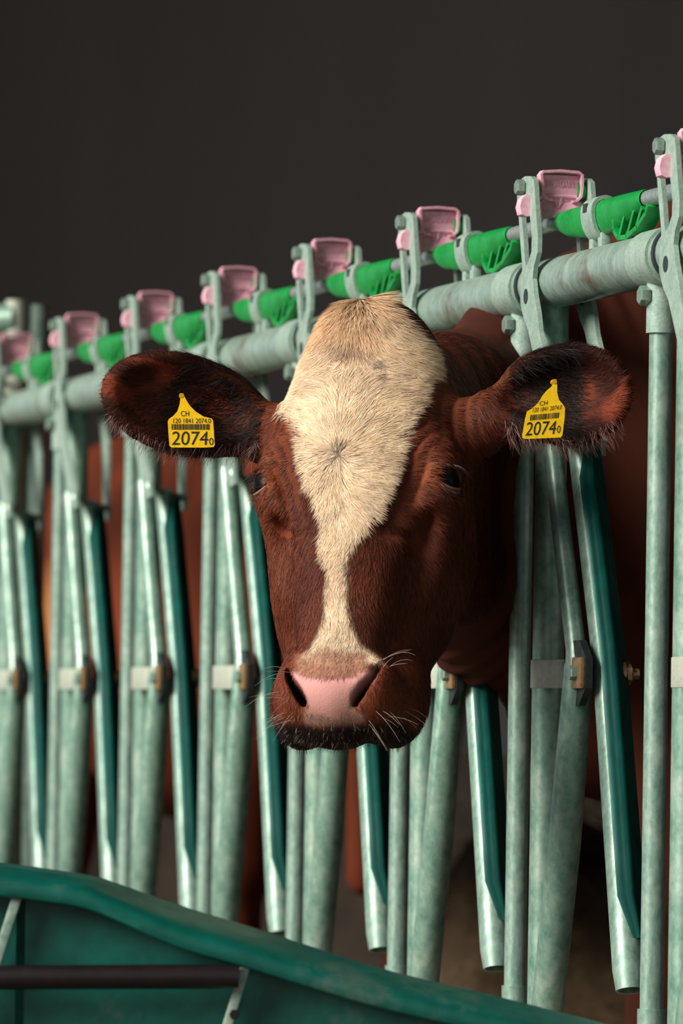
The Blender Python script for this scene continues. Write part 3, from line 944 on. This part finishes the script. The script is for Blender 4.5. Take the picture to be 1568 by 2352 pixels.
def soft(poly, x, y, w, inset=None):
    s = np.where(inside(poly, x, y), 1, -1) * edge_dist(poly, x, y)
    if inset is not None: s = s - inset
    return np.clip(0.5 + s / (2 * w), 0, 1)

C_BR = np.array(lin(116, 57, 37)); C_BR2 = np.array(lin(76, 34, 24)); C_BR3 = np.array(lin(144, 76, 46))
C_WH = np.array(lin(242, 216, 184)); C_WH2 = np.array(lin(220, 172, 122)); C_PK = np.array(lin(216, 156, 152))
C_DK = np.array(lin(38, 24, 22)); C_TN = np.array(lin(150, 112, 92)); C_RD = np.array(lin(128, 62, 40))
def coat(p, n):
    x, y = proj(p)
    h = hc(p)
    a = np.clip(0.5 + 0.35 * wob(p, 38), 0, 1)[:, None]
    col = C_BR2 * (1 - a) + C_BR * a
    b = np.clip(wob(p + 3, 16), 0, 1)[:, None] * 0.35
    col = col * (1 - b) + C_BR3 * b
    def over(f, c):
        nonlocal col
        f = np.clip(f, 0, 1)[:, None]; col = col * (1 - f) + c * f
    headish = (h[:, 2] > -.20) & (p[:, 1] < 7.66)
    # paler rings round the eyes
    for s_ in (-1, 1):
        de = np.linalg.norm(h - np.array((EYE[0] * s_, EYE[1] + .004, EYE[2] + .01)), axis=1)
        over((1 - de / .040) * 1.4 * headish, C_BR3)
        over((np.abs(de - .030) < .003) * 0.35 * headish, C_DK)
    over(np.clip(1.3 - np.hypot((x - 1000 + (y - 1122) * .35) / 8, (y - 1122) / 16), 0, 1) * headish * .8, np.array(lin(170, 100, 100)))
    # muzzle: orange-brown wings, tan fringe above the pad, dark lip
    wing = np.maximum(1 - np.linalg.norm((h - np.array((-.055, .29, -.03))) / np.array((.03, .05, .04)), axis=1), 1 - np.linalg.norm((h - np.array((.055, .29, -.03))) / np.array((.03, .05, .04)), axis=1))
    over(wing * 1.2 * headish, C_RD)
    hd = headish & (n @ np.array(u_) > -0.2)
    bi = 4 + 10 * np.clip((1240 - y) / 60, 0, 1) * np.clip((y - 700) / 60, 0, 1)
    over(soft(BLAZE, x, y, 6, bi) * (headish & (h[:, 2] > -.13)), C_WH)
    # stained crown
    st = np.clip(1 - np.hypot((x - 830) / 150, (y - 745) / 90), 0, 1) * np.clip(0.6 + 0.5 * wob(p, 55), 0, 1) * 1.0
    over(st * soft(BLAZE, x, y, 9) * headish, C_WH2)
    over(np.clip(1.3 - np.hypot((x - 812) / 26, (y - 775) / 26), 0, 1) * .7 * headish, C_TN * .6)
    over(np.clip(1.2 - np.hypot((x - 775) / 15, (y - 1043) / 12), 0, 1) * .95 * headish, C_TN * .3)
    for (sx, sy, sr) in ((836, 826, 9), (834, 846, 8), (846, 872, 7), (826, 840, 6), (842, 884, 5)):
        over(np.clip(1.6 - np.hypot(x - sx, y - sy) / sr, 0, 1) * .6 * headish, C_DK * 1.8)
    over(np.clip((y - 1484 + 12 * wob(p, 60)) / 22, 0, 1) * np.clip((1560 - y) / 10, 0, 1) * np.clip((x - 672) / 14, 0, 1) * np.clip((850 - x) / 14, 0, 1) * .85 * headish, np.array(lin(178, 128, 104)))
    pk = soft(PINK, x, y, 5) * headish * (h[:, 2] > -.09)
    low = np.clip((y - 1572) / 75 + .28 * wob(p, 90), 0, 1)[:, None]
    pc = C_PK * (1 - low * .85) + C_TN * .85 * low * .85
    f = np.clip(pk, 0, 1)[:, None]; col = col * (1 - f) + pc * f
    over(np.clip((y - 1660 + 8 * wob(p, 80)) / 16, 0, 1) * headish * (x < 960), C_DK)
    # nostrils inside
    for s_ in (-1, 1):
        q = (h - np.array((.041 * s_, .300, -.014))) * np.array((s_, 1, 1))
        qa, qb = q[:, 0] * .86 + q[:, 1] * .51, -q[:, 0] * .51 + q[:, 1] * .86
        over((1.15 - (qa / .0068) ** 2 - (qb / .0225) ** 2) * 1.5 * headish * (h[:, 2] > -.06), C_DK * .5)
        q = (h - np.array((.054 * s_, .278, -.014))) * np.array((s_, 1, 1))
        qa, qb = q[:, 0] * .96 + q[:, 1] * .28, -q[:, 0] * .28 + q[:, 1] * .96
        over((1.1 - (qa / .0046) ** 2 - (qb / .018) ** 2) * 1.5 * headish * (h[:, 2] > -.06), C_DK * .6)
    # ears: dark outside and inside with reddish bare patches
    for E in (EL, ER):
        q = (p - E['c']) @ E['A'].T
        ine = (np.abs(q[:, 0]) < E['r'] * 1.25) & (np.abs(q[:, 1]) < .085) & (np.abs(q[:, 2]) < .07)
        f = ine * np.clip((q[:, 0] / E['r'] + 1.25) * 1.2, 0, 1)
        over(f * .92, C_BR2 * .42)
        rd = np.clip(wob(p * np.array((1, 1, 1.6)), 70) + .25 * (q[:, 0] / E['r']), 0, 1)
        over(f * rd * 1.3 * (np.abs(q[:, 1]) < .044) * (n[:, 1] < 0), np.array(lin(118, 54, 34)))
    # barn shade painted into the neck and body coat
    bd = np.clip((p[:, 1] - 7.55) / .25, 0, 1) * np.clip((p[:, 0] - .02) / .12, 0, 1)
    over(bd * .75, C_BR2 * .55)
    return col
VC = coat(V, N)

def coat_mat(name, rough, bump):
    t = NT(name)
    at = t.node('ShaderNodeVertexColor'); at.layer_name = 'Col'
    b = t.noise(420, 2, 0.6)
    if bump: t.bump(b, bump, 0.0012)
    t.set(Base_Color=at.outputs['Color'], Roughness=rough)
    t.b.inputs['Specular IOR Level'].default_value = 0.15 if bump else 0.22
    return t.m
M_skin = coat_mat('cow_hide', 0.8, 0.5)
M_hair = coat_mat('cow_hair', 0.6, 0.0)
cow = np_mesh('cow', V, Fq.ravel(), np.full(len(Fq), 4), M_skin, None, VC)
tag(cow, 'red-brown cow with white blaze and pink nose, head out through the fence', 'cow')

# --- eyes
M_eye = NT('eye').set(Base_Color=lin(8, 8, 9), Roughness=0.30, Specular_IOR_Level=0.12)
M_lid = mottled('eyelid_skin', lin(72, 36, 28), lin(98, 52, 38), lin(124, 74, 56), 80, 0.55)
M_rim = mottled('eyelid_rim', lin(120, 76, 58), lin(146, 98, 78), lin(166, 118, 98), 80, 0.4)
def sphere(c, r, n=20):
    bm = bmesh.new(); bmesh.ops.create_uvsphere(bm, u_segments=n, v_segments=n // 2 + 2, radius=r)
    bm.verts.index_update()
    vs = [Vector(c) + v.co for v in bm.verts]; fs = [[v.index for v in f.verts] for f in bm.faces]
    bm.free(); return vs, fs
for s_ in (-1, 1):
    c = H(EYE[0] * s_, EYE[1], EYE[2])
    ey_ = MB().add(*sphere(c, .0268, 32)).build('eye', M_eye, cow)
    od = EOD[0] * s_ * HA[0] + EOD[1] * HA[1] + EOD[2] * HA[2]
    ver = HA[1] - od * (HA[1] @ od); ver /= np.linalg.norm(ver)
    hor = np.cross(od, ver)
    for (sgn, op, name) in ((1, .60, 'lower_eyelid'), (-1, .46, 'upper_eyelid')):
        vs_, fs_ = [], []
        for i in range(5):
            for j in range(19):
                th = (j / 18 - .5) * 2.3
                e0_ = op * max(0.0, math.cos(th / 1.15 * math.pi / 2)) ** .8
                e_ = e0_ + (1.25 - e0_) * i / 4
                dvec = od * math.cos(th) * math.cos(e_) + hor * math.sin(th) * math.cos(e_) + ver * sgn * math.sin(e_)
                vs_.append(Vector(c + dvec / np.linalg.norm(dvec) * (.0268 if i == 0 else .0286)))
        for i in range(4):
            for j in range(18):
                a = i * 19 + j
                fs_.append((a, a + 1, a + 20, a + 19))
        MB().add(vs_, fs_).build(name, M_lid, cow, ang=2.0)
        if sgn == 1:
            MB().tube([v * 1.0 for v in vs_[1:18]], [.0004 + .0015 * math.sin(math.pi * j / 16) for j in range(17)], 8).build('eyelid_rim', M_rim, cow)

# ------------------------------------------------------------------ hair
tri = np.concatenate([Fq[:, [0, 1, 2]], Fq[:, [0, 2, 3]]])
cen = V[tri].mean(1)
fn_ = np.cross(V[tri[:, 1]] - V[tri[:, 0]], V[tri[:, 2]] - V[tri[:, 0]])
ar = np.linalg.norm(fn_, axis=1) * 0.5
fn_ /= (2 * ar[:, None] + 1e-12)
tocam = np.array(CAM) - cen; tocam /= np.linalg.norm(tocam, axis=1, keepdims=True)
front = ((fn_ * tocam).sum(1) > -0.25) & (cen[:, 1] < 7.80) & (cen[:, 2] > 0.8)
cx_, cy_ = proj(cen); ch_ = hc(cen)
whitef = soft(BLAZE, cx_, cy_, 4, 4 + 10 * np.clip((1240 - cy_) / 60, 0, 1) * np.clip((cy_ - 700) / 60, 0, 1)) * (ch_[:, 2] > -.13) * (cen[:, 1] < 7.66)
padf = soft(PINK, cx_, cy_, 4) * (ch_[:, 2] > -.09)
def ear_local(p, E): return (p - E['c']) @ E['A'].T
def in_ear(p):
    f = np.zeros(len(p), bool)
    for E in (EL, ER):
        q = ear_local(p, E)
        f |= (np.abs(q[:, 0]) < E['r'] * 1.15) & (np.abs(q[:, 1]) < .09) & (np.abs(q[:, 2]) < .07)
    return f
earf = in_ear(cen)

def sample(wt, n):
    c = np.cumsum(wt); i = np.searchsorted(c, rng.uniform(0, c[-1], n))
    i = np.minimum(i, len(tri) - 1)
    a, b = rng.random(n), rng.random(n)
    fl = a + b > 1; a[fl] = 1 - a[fl]; b[fl] = 1 - b[fl]
    T = tri[i]
    p = V[T[:, 0]] + a[:, None] * (V[T[:, 1]] - V[T[:, 0]]) + b[:, None] * (V[T[:, 2]] - V[T[:, 0]])
    nn = N[T[:, 0]] * (1 - a - b)[:, None] + N[T[:, 1]] * a[:, None] + N[T[:, 2]] * b[:, None]
    return p, nn / (np.linalg.norm(nn, axis=1, keepdims=True) + 1e-9)

def flow(p, n):
    """lie of the coat: out from the whorl on the brow, down the nose, out along the ears"""
    x, y = proj(p)
    wx, wy = 775.0, 1045.0
    dx, dy = x - wx + rng.normal(0, 5, len(x)), y - wy + rng.normal(0, 5, len(x))
    r = np.hypot(dx, dy) + 1e-6
    ax_, ay_ = dx / r, dy / r
    lat = np.clip((x - (wx + (wy - y) * .2)) / 90, -1, 1)
    upz = np.clip((wy - y) / 120, 0, 1)
    ax_ = ax_ + lat * .9 * upz; ay_ = ay_ * (1 - .35 * upz) + .25 * upz * (lat < 0)
    # fringe hanging from the crown
    fr = np.clip((848 - y + .12 * np.abs(x - 830)) / 22, 0, 1)
    bx, by = x - 822, y - 610
    rb_ = np.hypot(bx, by) + 1e-6
    sw = 1 + .6 * np.clip((y - 700) / 140, 0, 1)
    bx, by = bx / rb_ * 1.25 * sw, by / rb_
    ax_ = ax_ * (1 - fr) + bx * fr; ay_ = ay_ * (1 - fr) + by * fr
    # down the face
    dn_ = np.clip((y - 1150) / 150, 0, 1)
    ax_ = ax_ * (1 - dn_) + np.clip((x - 780) / 500, -.5, .5) * dn_; ay_ = ay_ * (1 - dn_) + dn_
    # temples and cheeks: back and down
    out = np.clip((np.abs(x - 810) - 190) / 120, 0, 1)
    ax_ = ax_ * (1 - out) + np.sign(x - 810) * .45 * out; ay_ = ay_ * (1 - out) + .9 * out
    d = ax_[:, None] * _R - ay_[:, None] * _U
    for E in (EL, ER):
        q = ear_local(p, E)
        f = ((np.abs(q[:, 0]) < E['r'] * 1.2) & (np.abs(q[:, 1]) < .09) & (np.abs(q[:, 2]) < .07))[:, None] * 1.0
        ed = E['A'][0] + E['A'][1] * (q[:, 1:2] / .06) * .9
        d = d * (1 - f) + ed * f
    a = (wob(p, 45) * .30 + rng.normal(0, .13, len(p)))
    d = d - n * (d * n).sum(1, keepdims=True)
    d /= np.linalg.norm(d, axis=1, keepdims=True) + 1e-9
    s_ = np.cross(n, d)
    return d * np.cos(a)[:, None] + s_ * np.sin(a)[:, None]

def strands(p, n, d, L, wdt, lift, col, nseg, bend, name, droop=0.0, tipc=1.12, rootc=.74, clumps=0, pull=.6):
    M = len(p)
    if clumps:                                       # tufts: strands lean to the tip of the nearest guide strand
        gi = rng.choice(M, clumps, replace=False)
        tip = p + d * L[:, None]
        near = np.concatenate([np.argmin(((q[:, None, :] - p[gi][None]) ** 2).sum(2), 1) for q in np.array_split(p, max(1, M // 1500))])
        d = d * (1 - pull) + ((tip[gi][near] - p) / L[:, None]) * pull
        L = L * np.clip(np.linalg.norm(d, axis=1), .5, 1.3)
        d = d - n * (d * n).sum(1, keepdims=True)
        d /= np.linalg.norm(d, axis=1, keepdims=True) + 1e-9
        col = col * (0.86 + 0.26 * rng.random(clumps))[near][:, None]
        lift = lift * (0.7 + 0.6 * rng.random(clumps))[near]
    s_ = np.cross(n, d); s_ /= np.linalg.norm(s_, axis=1, keepdims=True) + 1e-9
    tw = rng.normal(0, .35, M)[:, None]
    sd_ = s_ * np.cos(tw) + n * np.sin(tw)
    vs = np.zeros((M, 2 * nseg + 1, 3)); cs = np.zeros((M, 2 * nseg + 1, 3))
    pos = p - n * 0.0001
    for i in range(nseg + 1):
        q = i / nseg
        an = bend * q
        dirv = d * np.cos(an)[:, None] + s_ * np.sin(an)[:, None]
        if i > 0:
            lf = lift * (1 - 1.1 * q)
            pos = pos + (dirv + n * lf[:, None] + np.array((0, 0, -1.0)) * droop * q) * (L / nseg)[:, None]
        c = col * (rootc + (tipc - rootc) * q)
        if i < nseg:
            hw = (wdt * .5 * (1 - .55 * q))[:, None]
            vs[:, 2 * i] = pos - sd_ * hw; vs[:, 2 * i + 1] = pos + sd_ * hw
            cs[:, 2 * i] = c; cs[:, 2 * i + 1] = c
        else:
            vs[:, 2 * i] = pos; cs[:, 2 * i] = c
    nv = 2 * nseg + 1
    fl, sz = [], []
    for i in range(nseg - 1):
        fl.append(np.array([2 * i, 2 * i + 1, 2 * i + 3, 2 * i + 2])); sz.append(4)
    fl.append(np.array([2 * nseg - 2, 2 * nseg - 1, 2 * nseg])); sz.append(3)
    one = np.concatenate(fl)
    F = (one[None, :] + (np.arange(M) * nv)[:, None]).ravel()
    o = np_mesh(name, vs.reshape(-1, 3), F, np.tile(sz, M), M_hair, cow, np.clip(cs.reshape(-1, 3), 0, 1), smooth=False)
    o['kind'] = 'stuff'
    return o

U_ = lambda a, b, n: rng.uniform(a, b, n)
# white blaze
n_ = 52000
p, n = sample(ar * front * whitef * (cy_ < 1548), n_)
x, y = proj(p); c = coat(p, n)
t = rng.random((n_, 1))
c = c * (0.88 + 0.24 * rng.random((n_, 1))); c = np.where(t < .22, c * np.array((.97, .86, .72)), c)
clump = (0.5 + 0.5 * np.tanh(2.0 * wob(p, 130)))[:, None]
c = c * (0.84 + 0.20 * clump)
crown = np.clip((860 - y) / 60, 0, 1); nose_ = np.clip((y - 1230) / 80, 0, 1)
L = (U_(.020, .031, n_) + crown * .018 - nose_ * .009)
L = L * (1 - .72 * np.clip((y - 1450) / 60, 0, 1))
d = flow(p, n)
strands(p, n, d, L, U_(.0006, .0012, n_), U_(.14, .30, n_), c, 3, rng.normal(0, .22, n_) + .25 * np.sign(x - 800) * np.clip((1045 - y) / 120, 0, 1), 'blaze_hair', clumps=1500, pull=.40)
# brown coat of face, neck and ears' backs
n_ = 120000
p, n = sample(ar * front * (1 - whitef) * (1 - padf) * np.where(earf, .55, 1.0) * np.clip((1640 - cy_) / 20, .35, 1), n_)
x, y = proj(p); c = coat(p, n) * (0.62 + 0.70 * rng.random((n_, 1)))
ie = in_ear(p)
short = np.where((y > 1490) & (x < 960), .45, 1.0)
L = U_(.010, .018, n_) * short * np.where(ie, .8, 1)
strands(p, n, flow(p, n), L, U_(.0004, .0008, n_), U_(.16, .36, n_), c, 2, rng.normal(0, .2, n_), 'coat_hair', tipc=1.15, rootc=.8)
# ears: long dark hair inside, pale fringe along the lower edge
for E in (EL, ER):
    q = ear_local(cen, E)
    w_in = ar * (np.abs(q[:, 0]) < E['r'] * 1.05) * (np.abs(q[:, 1]) < .075) * (np.abs(q[:, 2]) < .06) * (q[:, 0] < E['r'] * .05) * ((fn_ * tocam).sum(1) > 0)
    n_ = 3000
    p, n = sample(w_in, n_)
    qq = ear_local(p, E)
    dd = E['A'][0] * .8 + E['A'][1] * (-.35 * np.sign(E['A'][1][2])) + rng.normal(0, .25, (n_, 3))
    dd = dd - n * (dd * n).sum(1, keepdims=True); dd /= np.linalg.norm(dd, axis=1, keepdims=True) + 1e-9
    cc = np.tile(C_DK * .55, (n_, 1)) * (0.4 + 1.0 * rng.random((n_, 1)))
    strands(p, n, dd, U_(.018, .036, n_), U_(.0004, .0007, n_), U_(.12, .40, n_), cc, 3, rng.normal(0, .3, n_), 'ear_hair', tipc=1.0)
    up_s = np.sign(E['A'][1][2])
    edge = ar * (np.abs(q[:, 0]) < E['r'] * 1.0) * (np.abs(q[:, 2]) < .05) * (q[:, 1] * up_s < -.040 + .012 * (q[:, 0] / E['r']) ** 2) * (np.abs(q[:, 1]) < .085)
    n_ = 1300
    p, n = sample(edge, n_)
    dn3 = np.array((0, -.1, -1.0)) + E['A'][0] * .35 + rng.normal(0, .22, (n_, 3)); dn3 /= np.linalg.norm(dn3, axis=1, keepdims=True)
    pale = rng.random((n_, 1)) < .4
    cc = np.where(pale, np.array(lin(200, 164, 160)), np.array(lin(120, 66, 54))) * (.7 + .5 * rng.random((n_, 1)))
    strands(p, n, dn3, U_(.010, .028, n_), U_(.00015, .0003, n_), U_(0, .2, n_), cc, 3, rng.normal(0, .4, n_), 'ear_fringe', rootc=.9)
# chin stubble
n_ = 1500
p, n = sample(ar * front * (cy_ > 1640) * (cx_ < 970) * (ch_[:, 1] > .18), n_)
dd = n * .8 + np.array((0, 0, -.5)) + rng.normal(0, .25, (n_, 3)); dd /= np.linalg.norm(dd, axis=1, keepdims=True)
cc = np.where(rng.random((n_, 1)) < .3, np.array(lin(150, 128, 118)), C_DK) * (.6 + .6 * rng.random((n_, 1)))
strands(p, n, dd, U_(.004, .010, n_), U_(.0003, .0005, n_), U_(0, .1, n_), cc, 2, rng.normal(0, .3, n_), 'chin_hair')

# whiskers and lashes
def wires(name, items, mat):
    b = MB()
    for a, dr, L, sag, r in items:
        a = Vector(a); dr = Vector(dr).normalized()
        pts_ = [a + dr * (L * q) + Vector((0, 0, -1)) * (sag * L * q * q) for q in (0, .25, .5, .75, 1)]
        b.tube(pts_, [r, r, r * .8, r * .6, r * .25], 4, cap=False)
    o = b.build(name, mat, cow); o['kind'] = 'stuff'
    return o
M_whisk = NT('whisker').set(Base_Color=lin(205, 190, 180), Roughness=0.4)
M_lash = NT('eyelash').set(Base_Color=lin(60, 30, 34), Roughness=0.5)
def surf_at(px, py):
    """nearest skin point under a picture point"""
    d2 = (PXv - px) ** 2 + (PYv - py) ** 2 + (V[:, 1] - 7.0) * 200
    i = int(np.argmin(np.where(np.abs(PXv - px) + np.abs(PYv - py) < 40, d2, 1e9)))
    return V[i], N[i]
PXv, PYv = proj(V)
it = []
for (px, py, sx, num) in ((655, 1545, -1, 4), (650, 1600, -1, 5), (660, 1650, -1, 8), (880, 1640, 1, 5), (850, 1660, 1, 3), (885, 1520, 1, 6), (930, 1640, 1, 3)):
    for i in range(num):
        a, nn = surf_at(px + random.uniform(-16, 16), py + random.uniform(-16, 16))
        up_ = random.uniform(-.55, .15) if py > 1530 else random.uniform(0, .7)
        dr = Vector(nn) * .7 + Vector((sx * .9, -.2, up_)) * .8 + Vector((random.uniform(-.3, .3), random.uniform(-.3, .3), random.uniform(-.3, .3)))
        it.append((a, dr, random.uniform(.02, .05), random.uniform(.05, .45), random.uniform(.00012, .00022)))
wires('whiskers', it, M_whisk)
it = []
for s_ in (-1, 1):
    c = H(EYE[0] * s_, EYE[1], EYE[2])
    od = EOD[0] * s_ * HA[0] + EOD[1] * HA[1] + EOD[2] * HA[2]
    ver = HA[1] - od * (HA[1] @ od); ver /= np.linalg.norm(ver); hor = np.cross(od, ver)
    for i in range(34):
        th = random.uniform(-.8, .8); up_ = i < 22
        e_ = (-.75 if up_ else .72) * math.cos(th)
        dvec = od * math.cos(th) * math.cos(e_) + hor * math.sin(th) * math.cos(e_) + ver * math.sin(e_)
        dr = od * 1.0 + dvec * .5 + ver * (.25 if up_ else .5) + hor * th * .4 + HA[0] * s_ * .5
        it.append((c + dvec * .025, dr, random.uniform(.012, .022) if up_ else random.uniform(.007, .012), .5 if up_ else .3, .00035))
wires('eyelashes', it, M_lash)

# ------------------------------------------------------------------ ear tags
M_tag = mottled('yellow_tag_plastic', lin(244, 172, 0), lin(255, 198, 4), lin(255, 214, 20), 24, 0.35, 0, bump=0.05, stain=lin(196, 112, 4), stain_at=(0.60, 0.78), sscale=22)
M_ink = NT('black_print').set(Base_Color=lin(34, 38, 20), Roughness=0.6)
M_pin = NT('tag_stud').set(Base_Color=lin(200, 150, 10), Roughness=0.4)
def text_mesh(body, w=None, h=None):
    cu = bpy.data.curves.new('print', 'FONT'); cu.body = body; cu.size = 1.0
    tmp = bpy.data.objects.new('print', cu); COL.objects.link(tmp)
    bpy.context.view_layer.update()
    me = bpy.data.meshes.new_from_object(tmp.evaluated_get(bpy.context.evaluated_depsgraph_get()))
    bpy.data.objects.remove(tmp)
    me.materials.clear()
    return me
def ear_tag(label, Y, px, stem, out, marks, tiltv):
    """out: outline in the picture, stem: hole; the tag is a thin curved plate hanging in the ear"""
    ctr = P(*px, Y)
    rt = empty('ear_tag', ctr)
    A = axes_from(rgt, upv)                          # plate axes, then tilted
    X, Z = Vector(rgt), Vector(upv)
    X = (X + fwd * tiltv[0]).normalized(); Z = (Z + fwd * tiltv[1]).normalized()
    Nn = X.cross(Z).normalized()                     # towards the camera
    def pt(x, y, h=0.0):
        r = ray(x, y); t = (ctr - CAM).dot(Nn) / r.dot(Nn)
        return CAM + r * t + Nn * h - ctr
    b = MB()
    b.prism(out, lambda u, v, h: pt(u, v, h), -0.0008, 0.0008)
    body_ = b.build('tag_plate', M_tag, rt, ang=0.5)
    s0 = pt(*stem)
    MB().tube([s0 - Nn * .014, s0 - Nn * .001, s0 + Nn * .0012], [.0035, .0035, .0030], 12).build('stud', M_pin, rt)
    for (txt, x0, y0, x1, y1) in marks:              # baseline-left to top-right box in the picture
        if txt == '|':
            bc = MB(); xx = x0
            while xx < x1 - 1:
                wd = random.choice((.8, 1.2, 1.8, 2.4)); wd = min(wd, x1 - xx)
                sl = (y0[1] - y0[0]) / (x1 - x0)
                ya = y0[0] + sl * (xx - x0)
                bc.add([pt(xx, ya, .0012), pt(xx + wd, ya + sl * wd, .0012), pt(xx + wd + 1.0 * y1[1], ya + sl * wd - y1[0], .0012), pt(xx + 1.0 * y1[1], ya - y1[0], .0012)], [(0, 1, 2, 3)])
                xx += wd + random.choice((.9, 1.2, 1.7))
            bc.build('barcode', M_ink, body_, smooth=False)
            continue
        me = text_mesh(txt)
        co = np.array([v.co[:] for v in me.vertices]); lo_, hi_ = co.min(0), co.max(0)
        for v in me.vertices:
            u = (v.co.x - lo_[0]) / (hi_[0] - lo_[0]); w = (v.co.y - lo_[1]) / (hi_[1] - lo_[1])
            xa, ya = x0; xb, yb = x1                  # baseline from x0 to x1, y0 = height, y1 = slant
            v.co = pt(xa + (xb - xa) * u + y1 * w, ya + (yb - ya) * u - y0 * w, .0012)
        me.materials.append(M_ink)
        o = bpy.data.objects.new('print', me); COL.objects.link(o); o.parent = body_
    tag(rt, label, 'ear tag', 'yellow ear tags')
    return rt
outL = [(413, 905), (421, 904), (427, 918), (436, 932), (450, 946), (468, 957), (486, 961), (489, 966), (491, 990), (493, 1022), (490, 1027), (470, 1028), (394, 1028), (389, 1024), (387, 1000), (385, 968), (388, 962), (398, 955), (407, 945), (412, 930), (414, 917)]
ear_tag('yellow ear tag numbered 2074 in the left-hand ear', 7.475, (440, 1000), (417, 909), outL,
        [('2074', (394, 1022), 31, (477, 1022), 2), ('0', (480, 1022), 16, (490, 1022), 0), ('CH', (415, 956), 12, (434, 956), 0), ('120 1841 2074.0', (398, 972), 11, (484, 972), 0), ('|', 394, (987, 987), 481, (13, 0))], (0.02, 0.02))
outR = [(1271, 872), (1277, 871), (1279, 886), (1279, 902), (1283, 918), (1292, 929), (1297, 937), (1296, 960), (1291, 1000), (1287, 1005), (1240, 1007), (1206, 1008), (1199, 1006), (1199, 1000), (1206, 960), (1210, 945), (1222, 938), (1236, 925), (1246, 908), (1256, 896), (1266, 888), (1270, 880)]
ear_tag('yellow ear tag numbered 2074 in the right-hand ear', 7.375, (1248, 970), (1273, 877), outR,
        [('2074', (1205, 1001), 31, (1274, 997), 5), ('0', (1278, 995), 17, (1286, 994), 1), ('CH', (1238, 932), 10, (1256, 930), 1), ('120 1841 2074.0', (1222, 947), 10, (1288, 940), 2), ('|', 1216, (966, 960), 1284, (13, 2))], (0.10, 0.03))

# ------------------------------------------------------------------ second cow standing along the fence further back
F2 = Field(seg(-1.6, 1.2, .02), seg(8.9, 14.6, .02), seg(-.03, 1.6, .02))
C2 = fence_point(1, 0, 0) + dv * 4.55 + lv * 0.62
C2 = np.array(C2)
A2 = np.array([DN, LN, (0, 0, 1)])
def b2(al, ac, z): return C2 + DN * al + LN * ac + np.array((0, 0, z * 1.09))
F2.ell(b2(-.75, 0, .98), (.38, .26, .38), A2, .12)
F2.ell(b2(0, 0, .95), (.78, .36, .41), A2, .15)
F2.ell(b2(.75, 0, 1.0), (.40, .26, .36), A2, .15)
F2.cone(b2(-.8, 0, 1.24), b2(.9, 0, 1.22), .07, .07, .12)
F2.cone(b2(.95, 0, 1.08), b2(1.45, .05, .95), .19, .12, .1, sq=(up3, 1.3))
F2.cone(b2(1.48, .05, 1.0), b2(1.80, .08, .62), .115, .06, .06)
for s_ in (-1, 1):
    F2.cone(b2(1.45, .05 + .08 * s_, 1.06), b2(1.45, .05 + .24 * s_, 1.03), .03, .03, .02)
    for (q, ext) in ((.72, 0), (-.85, .05)):
        F2.cone(b2(q, .16 * s_, .85), b2(q - ext, .17 * s_, .52), .13, .065, .08)
        F2.cone(b2(q - ext, .17 * s_, .52), b2(q, .17 * s_, .06), .05, .045, .03)
F2.cone(b2(-1.12, 0, 1.15), b2(-1.18, 0, .5), .03, .03, .04)
V2, Fq2 = F2.mesh()
a = np.clip(.5 + .4 * wob(V2, 12), 0, 1)[:, None]
col2 = np.array(lin(84, 36, 20)) * (1 - a) + np.array(lin(112, 50, 28)) * a
q2 = (V2 - C2) @ A2.T
pt_ = np.clip(1.4 - np.linalg.norm((q2 - np.array((.15, -.33, 1.0))) / np.array((.22, .3, .13)), axis=1), 0, 1)[:, None]
col2 = col2 * (1 - pt_) + np.array(lin(190, 130, 76)) * pt_
cow2 = np_mesh('cow', V2, Fq2.ravel(), np.full(len(Fq2), 4), M_skin, None, col2)
tag(cow2, 'blurred red-brown cow flank seen through the headlock gaps at left', 'cow')
